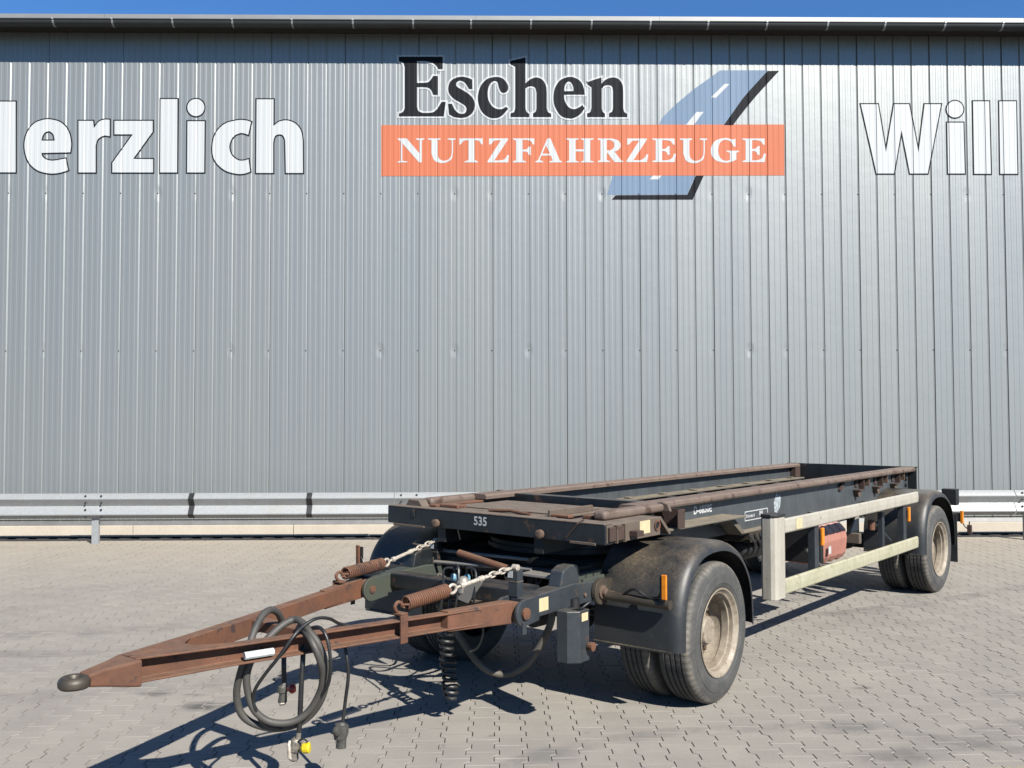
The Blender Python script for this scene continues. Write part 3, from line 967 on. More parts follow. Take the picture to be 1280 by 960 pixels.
# ---- mudguards
FP = [(-.635, .455), (-.632, .60), (-.620, .72), (-.585, .83), (-.525, .935), (-.44, 1.02), (-.33, 1.078), (-.20, 1.104), (-.05, 1.108), (.10, 1.092), (.24, 1.05), (.36, .985), (.455, .895), (.525, .79), (.565, .67), (.58, .56), (.585, .44)]
FP = [(q.x, q.y) for q in smooth_path([(a, b, 0) for a, b in FP], 3)]
def fender_mesh(front=True):
    g = G()
    def off(d):
        out = []
        for i, (a, z) in enumerate(FP):
            p0, p1 = FP[max(0, i - 1)], FP[min(len(FP) - 1, i + 1)]
            tx, tz = p1[0] - p0[0], p1[1] - p0[1]
            L = math.hypot(tx, tz)
            out.append((a + tz / L * d, z - tx / L * d))
        return out
    rows = [(.625, .0), (1.17, .0), (1.20, .003), (1.225, .011), (1.245, .024), (1.26, .044), (1.267, .072), (1.262, .074), (1.253, .046), (1.238, .028), (1.22, .016), (1.198, .009), (1.17, .006), (.625, .006)]
    n = len(FP)
    for x, d in rows:
        for a, z in off(d):
            g.v.append((x, a, z))
    k = len(rows)
    for i in range(k):
        j = (i + 1) % k
        for q in range(n - 1):
            g.f.append((i * n + q, i * n + q + 1, j * n + q + 1, j * n + q))
    g.f.append(tuple(i * n for i in range(k)))
    g.f.append(tuple(i * n + n - 1 for i in range(k))[::-1])
    # rolled lower lip
    g.tube([(.625, FP[0][0] - .002, FP[0][1]), (1.20, FP[0][0] - .002, FP[0][1])], .009, 8)
    return g
fme = fender_mesh().mesh('mudguard')
fme.materials.append(M['fender'])
fme.shade_smooth()
fme.set_sharp_from_angle(angle=.9)
for sx, yy, dy, dz in ((1, 0, DY, 0), (-1, 0, DY, 0), (1, 5.2, 0, .02), (-1, 5.2, 0, .02)):
    o = link(fme, 'mudguard', T, (-.12 if (sx < 0 and yy == 0) else 0, yy - (.22 if (sx < 0 and yy == 0) else 0), dz), dy)
    if sx < 0: o.scale.x = -1
    if yy > 0: o.scale.y = -1 if False else 1

# ---- chassis rails
for sx in (1, -1):
    X = lambda u: sx * u
    g = G()
    # top flange with rounded edge
    pr = [(.63, 1.300), (.63, 1.325), (.645, 1.338), (.78, 1.338), (.80, 1.325), (.803, 1.305), (.795, 1.290), (.775, 1.288), (.77, 1.300)]
    g.prism(pr, lambda u, v, d: (sx * u, d, v), -.25, 5.84)
    r_ = tb(g, 'chassis_rail', 'railtop', smooth=True, ang=.5)
    g = G()
    g.box(min(X(.705), X(.715)), max(X(.705), X(.715)), -.22, 5.83, .99, 1.30)
    w_ = tb(g, 'rail_web', 'paint_clean', r_)
    G().box(min(X(.716), X(.80)), max(X(.716), X(.80)), 1.25, 5.80, .985, 1.0).build('lower_flange', 'ledge', r_, bevel=.003)
    G().box(min(X(.555), X(.704)), max(X(.555), X(.704)), .05, 5.80, 1.150, 1.166).build('inner_ledge', 'ledge', r_, bevel=.003)
    # ledge above the front axle
    G().box(min(X(.716), X(.93)), max(X(.716), X(.93)), -.18, 1.12, 1.150, 1.164).build('side_ledge', 'ledge', r_, bevel=.003)
    g = G()
    g.prism([(.72, 1.145), (1.05, 1.145), (1.26, .992), (1.20, .992), (1.0, 1.12), (.72, 1.12)], lambda u, v, d: (sx * d, u, v), .72, .86)
    g.build('gusset', 'ledge', r_, bevel=.003)
    # stake pockets and lashing hooks towards the rear
    for yy in (4.12, 4.70, 5.28):
        g = G()
        g.box(min(X(.717), X(.775)), max(X(.717), X(.775)), yy + .07, yy + .085, 1.17, 1.286)
        g.box(min(X(.717), X(.785)), max(X(.717), X(.785)), yy - .10, yy + .069, 1.165, 1.178)
        g.box(min(X(.717), X(.728)), max(X(.717), X(.728)), yy - .05, yy + .02, 1.20, 1.28)
        tb(g, 'lashing_bracket', 'rust_dark', bevel=.003)
        g = G()
        g.box(min(X(.717), X(.775)), max(X(.717), X(.775)), yy + .23, yy + .245, 1.20, 1.285)
        g.prism([(yy - .09, 1.163), (yy + .01, 1.163), (yy - .02, 1.10), (yy - .06, 1.10)], lambda u, v, d: (sx * d, u, v), .718, .765)
        tb(g, 'lashing_hook', 'nut', bevel=.002)
    g = G()
    g.prism([(3.60, 1.20), (3.68, 1.285), (3.74, 1.285), (3.74, 1.25), (3.66, 1.19)], lambda u, v, d: (sx * d, u, v), .717, .74)
    tb(g, 'lashing_hook', 'rust_dark', bevel=.002)
    for zz in (1.06, 1.13, 1.20, 1.265):
        g = G()
        g.lathe([(0, .022), (.02, .022), (.024, .014)], 8, 'X')
        q = g.build('bolt', 'black', r_, loc=(sx * .717, 5.72, zz), rotz=0 if sx > 0 else math.pi)
# ---- cross members
yy = .55
while yy < 5.7:
    g = G()
    g.box(-.55, .55, yy - .04, yy + .04, 1.135, 1.147)
    g.box(-.55, .55, yy - .006, yy + .006, 1.0, 1.134)
    tb(g, 'cross_member', 'paint_clean', bevel=.003)
    for sx in (-1, 1):
        g = G().box(sx * .62 - .035, sx * .62 + .035, yy - .035, yy + .035, 1.167, 1.182)
        tb(g, 'slide_pad', 'ledge', bevel=.006)
    yy += .62
# centre spine under the cross members
for sx in (-1, 1):
    g = G()
    g.box(sx * .42 - .05, sx * .42 + .05, .4, 5.9, .80, .995)
    tb(g, 'longitudinal_beam', 'black', bevel=.005)
# ---- rear board
g = G()
g.box(-.81, .81, 5.845, 5.86, 1.00, 1.342)
g.box(-.81, .81, 5.861, 5.93, 1.328, 1.340)
tb(g, 'rear_board', 'paint', bevel=.003)
for sx in (-1, 1):
    tb(G().box(sx * .665 - .035, sx * .665 + .035, 5.70, 5.843, 1.17, 1.295), 'rear_stop', 'rust_dark', bevel=.004)

# ---- front platform
HB = G()
HB.box(-1.0, 1.0, -.955, -.935, 1.155, 1.278)
hb = tb(HB, 'headboard', 'paint', bevel=.004)
G().box(-1.0, 1.0, -.934, -.87, 1.157, 1.167).build('headboard_flange', 'paint', hb)
G().box(-.995, .995, -.957, -.86, 1.2785, 1.2865).build('top_strip', 'deck', hb, bevel=.002)
# folded deck plate
g = G()
g.box(-.58, .50, -.845, -.05, 1.270, 1.282)
dk = tb(g, 'deck_plate', 'deck', bevel=.004)
G().box(-.50, .42, -.70, -.18, 1.2825, 1.292).build('raised_plate', 'deck', dk, bevel=.004)
G().box(.425, .445, -.80, -.30, 1.2825, 1.325).build('deck_lip', 'deck', dk, bevel=.003)
G().box(.455, .60, -.80, -.74, 1.2825, 1.30).build('latch', 'rust', dk, bevel=.004)
G().box(-.60, -.42, -.80, -.70, 1.2825, 1.305).build('latch', 'rust', dk, bevel=.004)
g = G().tube([(.30, -.83, 1.288), (.10, -.80, 1.300), (-.10, -.80, 1.290)], .012, 8)
g.build('latch_bar', 'rust', dk, smooth=True)
for sx in (1, -1):
    X = lambda a, b: (min(sx * a, sx * b), max(sx * a, sx * b))
    # side channel
    g = G()
    g.box(*X(.985, .998), -.934, -.30, 1.158, 1.276)
    g.box(*X(.60, .984), -.859, -.26, 1.264, 1.276)
    sc = tb(g, 'side_channel', 'deck', bevel=.003)
    g = G()
    g.prism([(-.30, 1.276), (-.285, 1.276), (-.165, 1.166), (-.165, 1.150), (-.185, 1.150), (-.30, 1.258)], lambda u, v, d: (sx * d, u, v), .62, .998)
    g.build('sloping_plate', 'deck', sc, bevel=.002)
    for ya, yb in ((-.925, -.855), (-.835, -.765)):
        g = G()
        g.box(*X(.999, 1.018), ya, yb, 1.175, 1.262)
        g.build('pocket_plate', 'rust_dark', sc, bevel=.003)
        G().box(*X(.999, 1.024), yb + .001, yb + .010, 1.160, 1.272).build('pocket_flange', 'deck', sc)
    G().box(*X(.999, 1.06), -.68, -.60, 1.185, 1.22).build('step_lug', 'rust_dark', sc, bevel=.003)
    G().box(*X(.9985, .9995), -.555, -.43, 1.185, 1.270).build('reflective_plate', 'yellow_label', sc)
    G().lathe([(0, .034), (.008, .036), (.008, .026), (.001, .024)], 18, 'X').build('eyelet', 'rust', sc, smooth=True, loc=(sx * .9985, -.345, 1.225), rotz=0 if sx > 0 else math.pi)
    G().lathe([(0, .022), (.003, .022)], 14, 'X').build('eyelet_bore', 'black', sc, loc=(sx * .9990, -.345, 1.225), rotz=0 if sx > 0 else math.pi)
    # rounded guide tube on the platform
    P = [(sx * .80, -.78, 1.268), (sx * .80, -.73, 1.300), (sx * .80, -.66, 1.312), (sx * .80, .10, 1.312), (sx * .80, .17, 1.300), (sx * .80, .20, 1.268)]
    g = G()
    tr = [.050, .054, .056, .056, .054, .050]
    P = [(sx * .80, -.74, 1.295), (sx * .80, -.735, 1.295), (sx * .80, .0, 1.297), (sx * .80, .008, 1.297)]
    tr = [.036, .043, .043, .036]
    if sx < 0:
        P = [(a, b + (.1 if b > -.5 else 0), c) for a, b, c in P]
    g.box(min(sx * .75, sx * .85), max(sx * .75, sx * .85), P[0][1], P[-1][1], 1.277, 1.336)
    gt = tb(g, 'guide_bar', 'railtop', bevel=.024)
    gt.modifiers['bevel'].segments = 4
    g = G()
    g.prism([(-.06, 1.28), (-.04, 1.335), (.02, 1.345), (.07, 1.33), (.09, 1.28)], lambda u, v, d: (sx * (.80 + u), d, v), (.012 if sx > 0 else .112), (.04 if sx > 0 else .16))
    g.build('tube_stop', 'deck', gt, bevel=.004)
    g = G()
    g.prism([(-.10, 1.279), (-.06, 1.33), (.05, 1.335), (.09, 1.279)], lambda u, v, d: (sx * (.80 + u), d, v), -.88, -.80)
    if sx < 0: g.build('tube_stop', 'deck', gt, bevel=.006)
    g = G()
    if sx > 0: g.box(.655, .735, -.72, -.25, 1.2775, 1.300)
    else: g.box(-.74, -.66, -.78, .05, 1.2775, 1.292)
    g.build('wear_strip', 'rust', gt, bevel=.004)
    # square end plate beside the rail
    g = G()
    g.box(*X(.725, .975), .06, .072, 1.166, 1.300)
    g.box(*X(.963, .975), -.02, .0595, 1.166, 1.300)
    tb(g, 'end_plate', 'rust_dark', bevel=.003)
# buffers on the headboard
for xx in (-.468, .494):
    g = G().lathe([(0, .024), (-.006, .030), (-.036, .030), (-.041, .023), (-.042, .010)], 20, 'Y')
    g.build('rubber_buffer', 'nut', hb, smooth=True, loc=(xx, -.956, 1.187))
for xa, xb, zz in ((-.93, -.60, 1.140), (.73, .93, 1.148)):
    G().box(xa, xb, -.965, -.955, zz, zz + .016).build('hook_bar', 'deck', hb, bevel=.002)
# hanging straps by the buffers
G().box(-.73, -.70, -.964, -.9555, 1.215, 1.277).build('strap', 'paint', hb, bevel=.003)
g = G().tube([(.70, -.962, 1.18), (.79, -.962, 1.275), (.82, -.93, 1.30)], .006, 6)
g.build('cord', 'rust_dark', hb)
g = G().box(-.64, .64, .10, .20, 1.235, 1.325)
tb(g, 'front_cross_beam', 'paint', bevel=.004)
g = G().box(-.62, .62, -.30, .55, 1.13, 1.20)
tb(g, 'front_frame', 'black', bevel=.004)
for sx in (-1, 1):
    g = G().box(sx * .45 - .04, sx * .45 + .04, -.93, .4, 1.05, 1.16)
    tb(g, 'front_bearer', 'black', bevel=.004)

# ---- markings
def text(txt, size, mat, parent, mtx, name, grow=0):
    cu = bpy.data.curves.new('t', 'FONT')
    cu.body = txt
    cu.size = size
    cu.align_x = 'CENTER'
    cu.align_y = 'CENTER'
    cu.offset = grow
    cu.resolution_u = 3
    ob = bpy.data.objects.new('t', cu)
    COL.objects.link(ob)
    dg = bpy.context.evaluated_depsgraph_get()
    me = bpy.data.meshes.new_from_object(ob.evaluated_get(dg))
    bpy.data.objects.remove(ob)
    me.transform(mtx)
    me.materials.clear()
    me.materials.append(M[mat])
    o = bpy.data.objects.new(name, me)
    o.parent = parent
    COL.objects.link(o)
    return o
def frame(origin, ux, uy):
    ux, uy = Vector(ux), Vector(uy)
    n = ux.cross(uy)
    m = Matrix((ux, uy, n)).transposed().to_4x4()
    m.translation = Vector(origin)
    return m
text('535', .084, 'white_paint', hb, frame((-.047, -.9565, 1.228), (1, 0, 0), (0, 0, 1)), 'number', .0022)
text('D-6850E', .082, 'white_paint', T, frame((.7165, .80, 1.222), (0, 1, 0), (0, 0, 1)), 'serial_number', .0028)
# framed plate on the web
pl = G()
for a, b, c, d in ((1.52, 1.965, 1.140, 1.148), (1.52, 1.965, 1.066, 1.074), (1.52, 1.529, 1.074, 1.140), (1.956, 1.965, 1.074, 1.140)):
    pl.box(.7165, .718, a, b, c, d)
plo = tb(pl, 'frame_sign', 'white_paint')
for yy_, h_ in ((1.55, .03), (1.572, .022), (1.594, .024), (1.616, .02), (1.64, .024), (1.662, .021), (1.69, .026)):
    G().box(.7165, .7176, yy_, yy_ + .012, 1.092, 1.092 + h_).build('worn_print', 'white_paint', plo)
G().add([(.7176, 1.80 + u, 1.092 + v) for u, v in ((0, 0), (.016, 0), (.016, .03), (.03, .012), (.044, .03), (.044, 0), (.06, 0), (.06, .042), (.044, .042), (.03, .026), (.016, .042), (0, .042))], [tuple(range(12))]).build('worn_print', 'white_paint', plo)
g = G()
g.prism([(2.10, 1.10), (2.15, 1.085), (2.21, 1.13), (2.24, 1.20), (2.22, 1.262), (2.18, 1.24), (2.15, 1.27), (2.12, 1.235), (2.09, 1.18)], lambda u, v, d: (d, u, v), .7162, .7178)
stk = tb(g, 'torn_sticker', 'sticker')

# ---- side guards
for sx in (1, -1):
    X = lambda a, b: (min(sx * a, sx * b), max(sx * a, sx * b))
    def bar(z0, z1, y0, y1, mat):
        g = G()
        zc = (z0 + z1) / 2
        pr = [(1.165, z0 + .01), (1.175, z0), (1.192, z0), (1.200, z0 + .012), (1.203, zc), (1.200, z1 - .012), (1.192, z1), (1.175, z1), (1.165, z1 - .01)]
        g.prism(pr, lambda u, v, d: (sx * u, d, v), y0, y1)
        return tb(g, 'guard_bar', mat, bevel=.004)
    b1 = bar(1.030, 1.146, 1.235, 4.60, 'cream')
    b2 = bar(.552, .674, 1.235, 4.63, 'mossy')
    G().box(*X(1.2035, 1.2045), 1.44, 1.56, 1.045, 1.13).build('reflective_tape', 'yellow_label', b1)
    g = G()
    pr = [(1.08, 1.06), (1.10, 1.045), (1.165, 1.045), (1.192, 1.06), (1.203, 1.085), (1.203, 1.222), (1.195, 1.232), (1.08, 1.232)]
    g.prism(pr, lambda u, v, d: (sx * u, v, d), .530, 1.165)
    gp_ = tb(g, 'guard_end_profile', 'cream', bevel=.006)
    g = G()
    g.prism([(sx * 0 + u * 1, v) for u, v in [(1.076, 1.057), (1.10, 1.040), (1.167, 1.040), (1.196, 1.056), (1.208, 1.082), (1.208, 1.226), (1.20, 1.237), (1.076, 1.237)]], lambda u, v, d: (sx * u, v, d), 1.1655, 1.192)
    g.build('end_cap', 'cap', gp_, bevel=.006)
    for ya, yb in ((1.91, 2.00), (4.22, 4.31)):
        g = G()
        g.box(*X(1.10, 1.164), ya, yb, .56, 1.14)
        gpst = tb(g, 'guard_post', 'blue', bevel=.004)
        g = G()
        g.box(*X(.72, 1.099), ya + .02, yb - .02, .985, 1.04)
        g.build('guard_arm', 'black', gpst, bevel=.004)
        G().box(*X(1.165, 1.190), yb + .012, yb + .060, .85, 1.0).build('side_reflector', 'amber', gpst, bevel=.006)
        G().box(*X(1.150, 1.175), yb + .0005, yb + .0115, .88, .97).build('reflector_bracket', 'black', gpst)

# ---- red storage drum box between the posts
g = G()
prof = [(.62, .60), (.62, .90), (.66, .945), (.80, .955), (.93, .94), (.985, .88), (1.0, .80), (.985, .66), (.95, .605), (.80, .59)]
g.prism(prof, lambda u, v, d: (u, d, v), 2.52, 3.10)
rb = tb(g, 'red_storage_box', 'redplastic', bevel=.025)
for yy in (2.62, 2.78, 2.94):
    g = G()
    g.prism([(.66 + (u - .66) * 1.02, .77 + (v - .77) * 1.035) for u, v in prof], lambda u, v, d: (u, d, v), yy, yy + .05)
    g.build('box_rib', 'redplastic', rb, bevel=.012)
G().box(1.024, 1.026, 2.56, 2.615, .70, .77).build('box_label', 'white_paint', rb)
g = G().box(.60, 1.0, 2.44, 2.505, .62, .93)
tb(g, 'box_holder', 'black', bevel=.006)
g = G().tube([(1.0, 2.10, .80), (1.02, 2.45, .58)], .012, 8)
tb(g, 'stay_rod', 'steel', smooth=True)

# ---- underbody: axles, springs, tanks, brackets
for yy, rz in ((0, DY), (5.2, 0)):
    g = G().tube([(-.95, 0, .474), (.95, 0, .474)], .062, 16)
    ax = g.build('axle', 'black', T, smooth=True, rotz=rz, loc=(0, yy, 0))
    for sx in (-1, 1):
        g = G()
        for k in range(4):
            L = .62 - k * .13
            zt = .575 - k * .022
            pts = [(-L, zt + .07 * (L / .62) ** 2), (-L / 2, zt + .02 * (L / .62)), (0, zt), (L / 2, zt + .02 * (L / .62)), (L, zt + .07 * (L / .62) ** 2)]
            poly = pts + [(a, b - .02) for a, b in reversed(pts)]
            g.prism(poly, lambda u, v, d: (sx * .52 + d, u, v), -.045, .045)
        g.build('leaf_spring', 'black', ax, bevel=.003, loc=(0, 0, 0))
        g = G().lathe([(-.10, .05), (-.095, .085), (-.02, .09), (.0, .09), (.05, .07), (.09, .03)], 18, 'Y', (sx * .32, -.28, .52))
        g.build('brake_chamber', 'black', ax, smooth=True)
        for ya in (-.72, .60):
            G().box(sx * .52 - .05, sx * .52 + .05, ya, ya + .12, .62, .82).build('spring_hanger', 'black', ax, bevel=.006)
# turntable
g = G().lathe([(.955, .58), (.985, .60), (.985, .62), (1.02, .62), (1.02, .60), (1.05, .60)], 48, 'Z')
tb(g, 'turntable_ring', 'black', smooth=True, ang=.4)
g = G()
for sx in (-1, 1):
    g.box(sx * .52 - .05, sx * .52 + .05, -.75, .75, .825, .95)
g.box(-.47, .47, -.55, -.45, .83, .945).box(-.47, .47, .45, .55, .83, .945)
db(g, 'bogie_frame', 'black', bevel=.005)
g = G().box(-.58, .58, -.60, .60, .952, .958)
db(g, 'shade_top_plate', 'black')  # added black sheet that deepens the shade under the front platform
g = G().box(-.50, .50, -.62, -.60, .60, .95)
db(g, 'shade_front_plate', 'black', bevel=.004)  # added black plate, stands in for the deep shade behind the hinges
g = G().lathe([(-.36, .04), (-.34, .10), (-.30, .13), (.30, .13), (.34, .10), (.36, .04)], 24, 'X', (0, -.42, .66))
db(g, 'air_tank', 'black', smooth=True, ang=.5)
# air tanks
g = G().lathe([(-.45, .04), (-.43, .09), (-.40, .115), (-.36, .125), (.36, .125), (.40, .115), (.43, .09), (.45, .04)], 24, 'X', (0, 1.35, .80))
tb(g, 'air_tank', 'black', smooth=True, ang=.5)
g = G().lathe([(-.40, .04), (-.38, .08), (-.34, .10), (.34, .10), (.38, .08), (.40, .04)], 24, 'Y', (.62, 1.9, .82))
tb(g, 'air_tank', 'black', smooth=True, ang=.5)
# parts between the guard posts in front of the rear axle
g = G().prism([(4.02, .74), (4.16, .86), (4.22, .84), (4.14, .61)], lambda u, v, d: (d, u, v), .96, .972)
tb(g, 'wheel_chock_holder', 'zinc', bevel=.003)
g = G().prism([(3.42, .80), (3.58, .95), (3.66, .95), (3.62, .80)], lambda u, v, d: (d, u, v), .90, .912)
tb(g, 'valve_plate', 'zinc', bevel=.003)
g = G().box(.50, 1.0, 3.40, 3.46, .70, .80)
tb(g, 'mounting_bar', 'deck', bevel=.005)
g = G().box(1.02, 1.07, 3.86, 3.92, .62, .98)
tb(g, 'stay_post', 'blue', bevel=.004)
g = G().tube([(1.0, 3.85, .85), (1.06, 4.12, .66)], .018, 8)
tb(g, 'diagonal_stay', 'blue', smooth=True)
g = G().lathe([(0, .02), (.0, .035), (.09, .035), (.10, .02)], 12, 'Z', (.98, 3.80, .80))
tb(g, 'valve', 'rust', smooth=True, ang=.5)
g = G().box(.55, .80, 1.45, 1.75, .90, .98)
tb(g, 'valve_block', 'grease', bevel=.006)
for k in range(4):
    pth = smooth_path([(.80, 1.42 + k * .1, .97), (.84, 1.46 + k * .1, .90 - .02 * k), (.78, 1.56 + k * .1, .86), (.70, 1.65 + k * .1, .92)], 5)
    tb(G().tube(pth, .012, 6), 'brake_line', 'cable', smooth=True)
# rear: cross bar, flaps, lamps
g = G().box(-1.18, 1.18, 6.02, 6.10, .70, .80)
tb(g, 'rear_bumper', 'black', bevel=.006)
for sx in (-1, 1):
    X = lambda a, b: (min(sx * a, sx * b), max(sx * a, sx * b))
    g = G().box(*X(.62, 1.23), 5.93, 5.94, .24, .80)
    tb(g, 'mud_flap', 'fender', bevel=.003)
    g = G().box(*X(1.05, 1.215), 5.98, 6.10, .895, 1.085)
    lb = tb(g, 'lamp_housing', 'black', bevel=.006)
    g = G().box(*X(.55, 1.049), 6.0, 6.05, .95, 1.0)
    g.build('lamp_arm', 'black', lb, bevel=.004)
    g = G().box(*X(1.23, 1.262), 6.06, 6.10, .68, .83)
    tb(g, 'side_reflector', 'amber', bevel=.006)
    g = G().box(*X(1.10, 1.229), 6.065, 6.10, .70, .80)
    tb(g, 'reflector_bracket', 'black')
    g = G().tube(smooth_path([(sx * 1.22, 6.12, .74), (sx * 1.26, 6.14, .64), (sx * 1.30, 6.15, .62), (sx * 1.31, 6.15, .70)], 5), .007, 6)
    tb(g, 'lamp_cable', 'cable', smooth=True)
    g = G().box(*X(1.285, 1.335), 6.13, 6.17, .55, .66)
    tb(g, 'plug', 'rust_dark', bevel=.008)

# ================================================================== DOLLY FRONT AND DRAWBAR (turned by DY)
HZ, HY, HX = .80, -1.548, .635
for sx in (1, -1):
    X = lambda a, b: (min(sx * a, sx * b), max(sx * a, sx * b))
    # swing beam behind the hinge
    g = G()
    g.prism([(-1.50, .745), (-1.50, .875), (-.98, .890), (-.62, .86), (-.62, .745)], lambda u, v, d: (sx * d, u, v), .575, .695)
    sb = db(g, 'swing_beam', 'blue' if sx > 0 else 'olive', bevel=.008)
    def lugpoly(cy, cz, r, yb, h0, h1):
        pts = [(cy + r * math.cos(a), cz + r * math.sin(a)) for a in [math.pi * .5 + math.pi * k / 12 for k in range(13)]]
        return [(yb, h1)] + pts + [(yb, h0)]
    for d0, d1 in ((.700, .722), (.548, .570)):
        g = G().prism(lugpoly(HY, HZ, .078, -1.40, .735, .885), lambda u, v, d: (sx * d, u, v), d0, d1)
        g.build('hinge_lug', 'blue' if sx > 0 else 'olive', sb, bevel=.004)
    g = G().lathe([(.54, .026), (.724, .026), (.726, .036), (.740, .036), (.742, .022)], 12, 'X')
    g.build('hinge_pin', 'rust', sb, smooth=True, ang=.4, loc=(0, HY, HZ), rotz=0 if sx > 0 else math.pi)
    # pin retainer tab and ring
    G().box(*X(.7235, .730), HY - .03, HY + .01, HZ - .12, HZ - .045).build('pin_tab', 'blue', sb, bevel=.004)
    # rear pivot
    g = G().prism(lugpoly(-.70, .80, .085, -.56, .73, .87), lambda u, v, d: (sx * d, u, v), .700, .730)
    g.build('pivot_lug', 'grease', sb, bevel=.004)
    g = G().lathe([(.73, .045), (.742, .045), (.744, .028), (.765, .026), (.767, .014)], 12, 'X', (0, 0, 0))
    g.build('pivot_bolt', 'nut', sb, smooth=True, ang=.4, loc=(0, -.70, .80), rotz=0 if sx > 0 else math.pi)
    g = G().lathe([(.73, .028), (.765, .028), (.768, .018)], 8, 'X')
    g.build('grease_cap', 'nut', sb, loc=(0, -.60, .765), rotz=0 if sx > 0 else math.pi)
    # upright hump bracket on the beam
    g = G().prism([(-1.12, .88), (-1.09, .98), (-1.02, 1.005), (-.92, 1.005), (-.90, .96), (-.90, .88)], lambda u, v, d: (sx * d, u, v), .585, .685)
    g.build('hump_bracket', 'blue' if sx > 0 else 'paint', sb, bevel=.010)
    g = G().box(*X(.60, .67), -.885, -.60, .865, .93).box(*X(.671, .69), -.86, -.60, .82, .90)
    g.build('arm_bracket', 'olive', sb, bevel=.006)
# big yellow warning label and small label on the near swing beam
G().box(.6955, .6965, -1.40, -1.27, .775, .855).build('warning_label', 'yellow_label', T, rotz=DY)

# chain anchors
UPN, UPF = (.60, -1.475), (-.60, -.851)
for (ux, uy), z0, nm in ((UPN, .875, 'blue'), (UPF, .87, 'paint')):
    g = G().box(ux - .035, ux + .035, uy - .028, uy + .028, z0, 1.035)
    up_ = db(g, 'chain_anchor', nm, bevel=.004)
    G().box(ux - .036, ux + .036, uy - .030, uy + .029, .965, .971).build('weld_strip', 'deck', up_)
    G().box(ux - .037, ux - .0, uy - .0305, uy - .029, .99, 1.03).build('anchor_label', 'white_paint', up_)
    g = G().lathe([(-.02, .012), (-.018, .020), (.018, .020), (.02, .012)], 12, 'X', (ux, uy, 1.048))
    g.build('anchor_knob', 'chain', up_, smooth=True)

# cross tubes between the swing beams
g = G().box(-.575, .574, -1.355, -1.245, .785, .885)
ct = db(g, 'cross_tube', 'paint', bevel=.012)
g = G().tube([(-.57, -.90, .90), (.30, -.90, .93)], .014, 8)
db(g, 'push_rod', 'zinc', smooth=True)
g = G().tube([(-.57, -.80, .97), (.20, -.80, .975)], .012, 8)
db(g, 'push_rod', 'zinc', smooth=True)
g = G().tube([(-.34, -.90, .985), (.14, -.90, .908)], .026, 12)
db(g, 'brown_lever_tube', 'rust', smooth=True, ang=.5)
g = G().tube([(.10, -1.22, .86), (.57, -1.22, .86)], .045, 14)
db(g, 'round_cross_tube', 'paint', smooth=True, ang=.5)
# valve and bracket in the middle
g = G().prism([(.10, .80), (.22, .93), (.32, .93), (.30, .90), (.20, .78)], lambda u, v, d: (u, d, v), -1.45, -1.435)
db(g, 'bracket_plate', 'zinc', bevel=.003)
g = G().lathe([(0, .02), (0, .04), (.06, .045), (.09, .03), (.10, .015)], 14, 'Z', (.14, -1.42, .84))
db(g, 'coupling_valve', 'zinc', smooth=True, ang=.5)
for k, (xx, zz) in enumerate(((.02, .93), (.13, .935))):
    g = G().lathe([(0, .014), (.012, .022), (.03, .022), (.045, .014)], 12, 'Z', (xx, -1.37, zz - .035))
    db(g, 'hose_fitting', flat('fitting_blue', (.20, .42, .55), .4), smooth=True, ang=.5)
for k, (x0, x1, h) in enumerate(((.02, .10, .16), (.13, .24, .14), (.06, -.02, .10))):
    pth = smooth_path([(x0, -1.37, .93), (x0 + .01, -1.38, .93 + h * .4), (x1, -1.42, .94 + h * .3), (x1 + .02, -1.45, .85), (x1, -1.46, .70)], 6)
    db(G().tube(pth, .008, 6), 'air_line', 'cable', smooth=True)
G().box(.30, .56, -1.02, -.84, .905, .925).build('foot_plate', 'zinc', T, rotz=DY, bevel=.004)

# pipes, hoses and brackets crowded behind the cross tube
rr_ = random.Random(3)
for k in range(9):
    x0 = -.50 + k * .115
    zt = rr_.uniform(.80, .93)
    pth = smooth_path([(x0, -.62, zt), (x0 + rr_.uniform(-.05, .05), -.75, zt - rr_.uniform(.02, .16)), (x0 + rr_.uniform(-.10, .12), -.95, zt - rr_.uniform(.05, .25)), (x0 + rr_.uniform(-.12, .16), -1.15, zt - rr_.uniform(.02, .12)), (x0 + rr_.uniform(-.1, .1), -1.24, .80)], 6)
    db(G().tube(pth, rr_.choice((.008, .010, .013)), 7), 'brake_hose', rr_.choice(('cable', 'cable', 'black', 'sheath')), smooth=True)
for xx, zz, hh in ((-.42, .70, .20), (-.10, .66, .26), (.26, .70, .22), (.44, .62, .20)):
    g = G().prism([(-.72, zz), (-.80, zz + .04), (-.80, zz + hh - .03), (-.74, zz + hh), (-.625, zz + hh), (-.625, zz)], lambda u, v, d: (d, u, v), xx, xx + .014)
    db(g, 'frame_bracket', 'black', bevel=.003)
g = G().lathe([(-.10, .05), (-.095, .078), (.02, .082), (.03, .06), (.10, .055), (.12, .02)], 20, 'Y', (.30, -.80, .62))
db(g, 'brake_cylinder', 'black', smooth=True, ang=.5)
g = G().lathe([(-.10, .05), (-.095, .078), (.02, .082), (.03, .06), (.10, .055), (.12, .02)], 20, 'Y', (-.30, -.80, .62))
db(g, 'brake_cylinder', 'black', smooth=True, ang=.5)
g = G().box(-.57, .57, -.80, -.74, .855, .93)
db(g, 'rear_cross_tube', 'black', bevel=.008)
g = G().tube([(-.20, -1.22, .70), (.40, -.70, .73)], .022, 10)
db(g, 'steering_rod', 'grease', smooth=True, ang=.5)
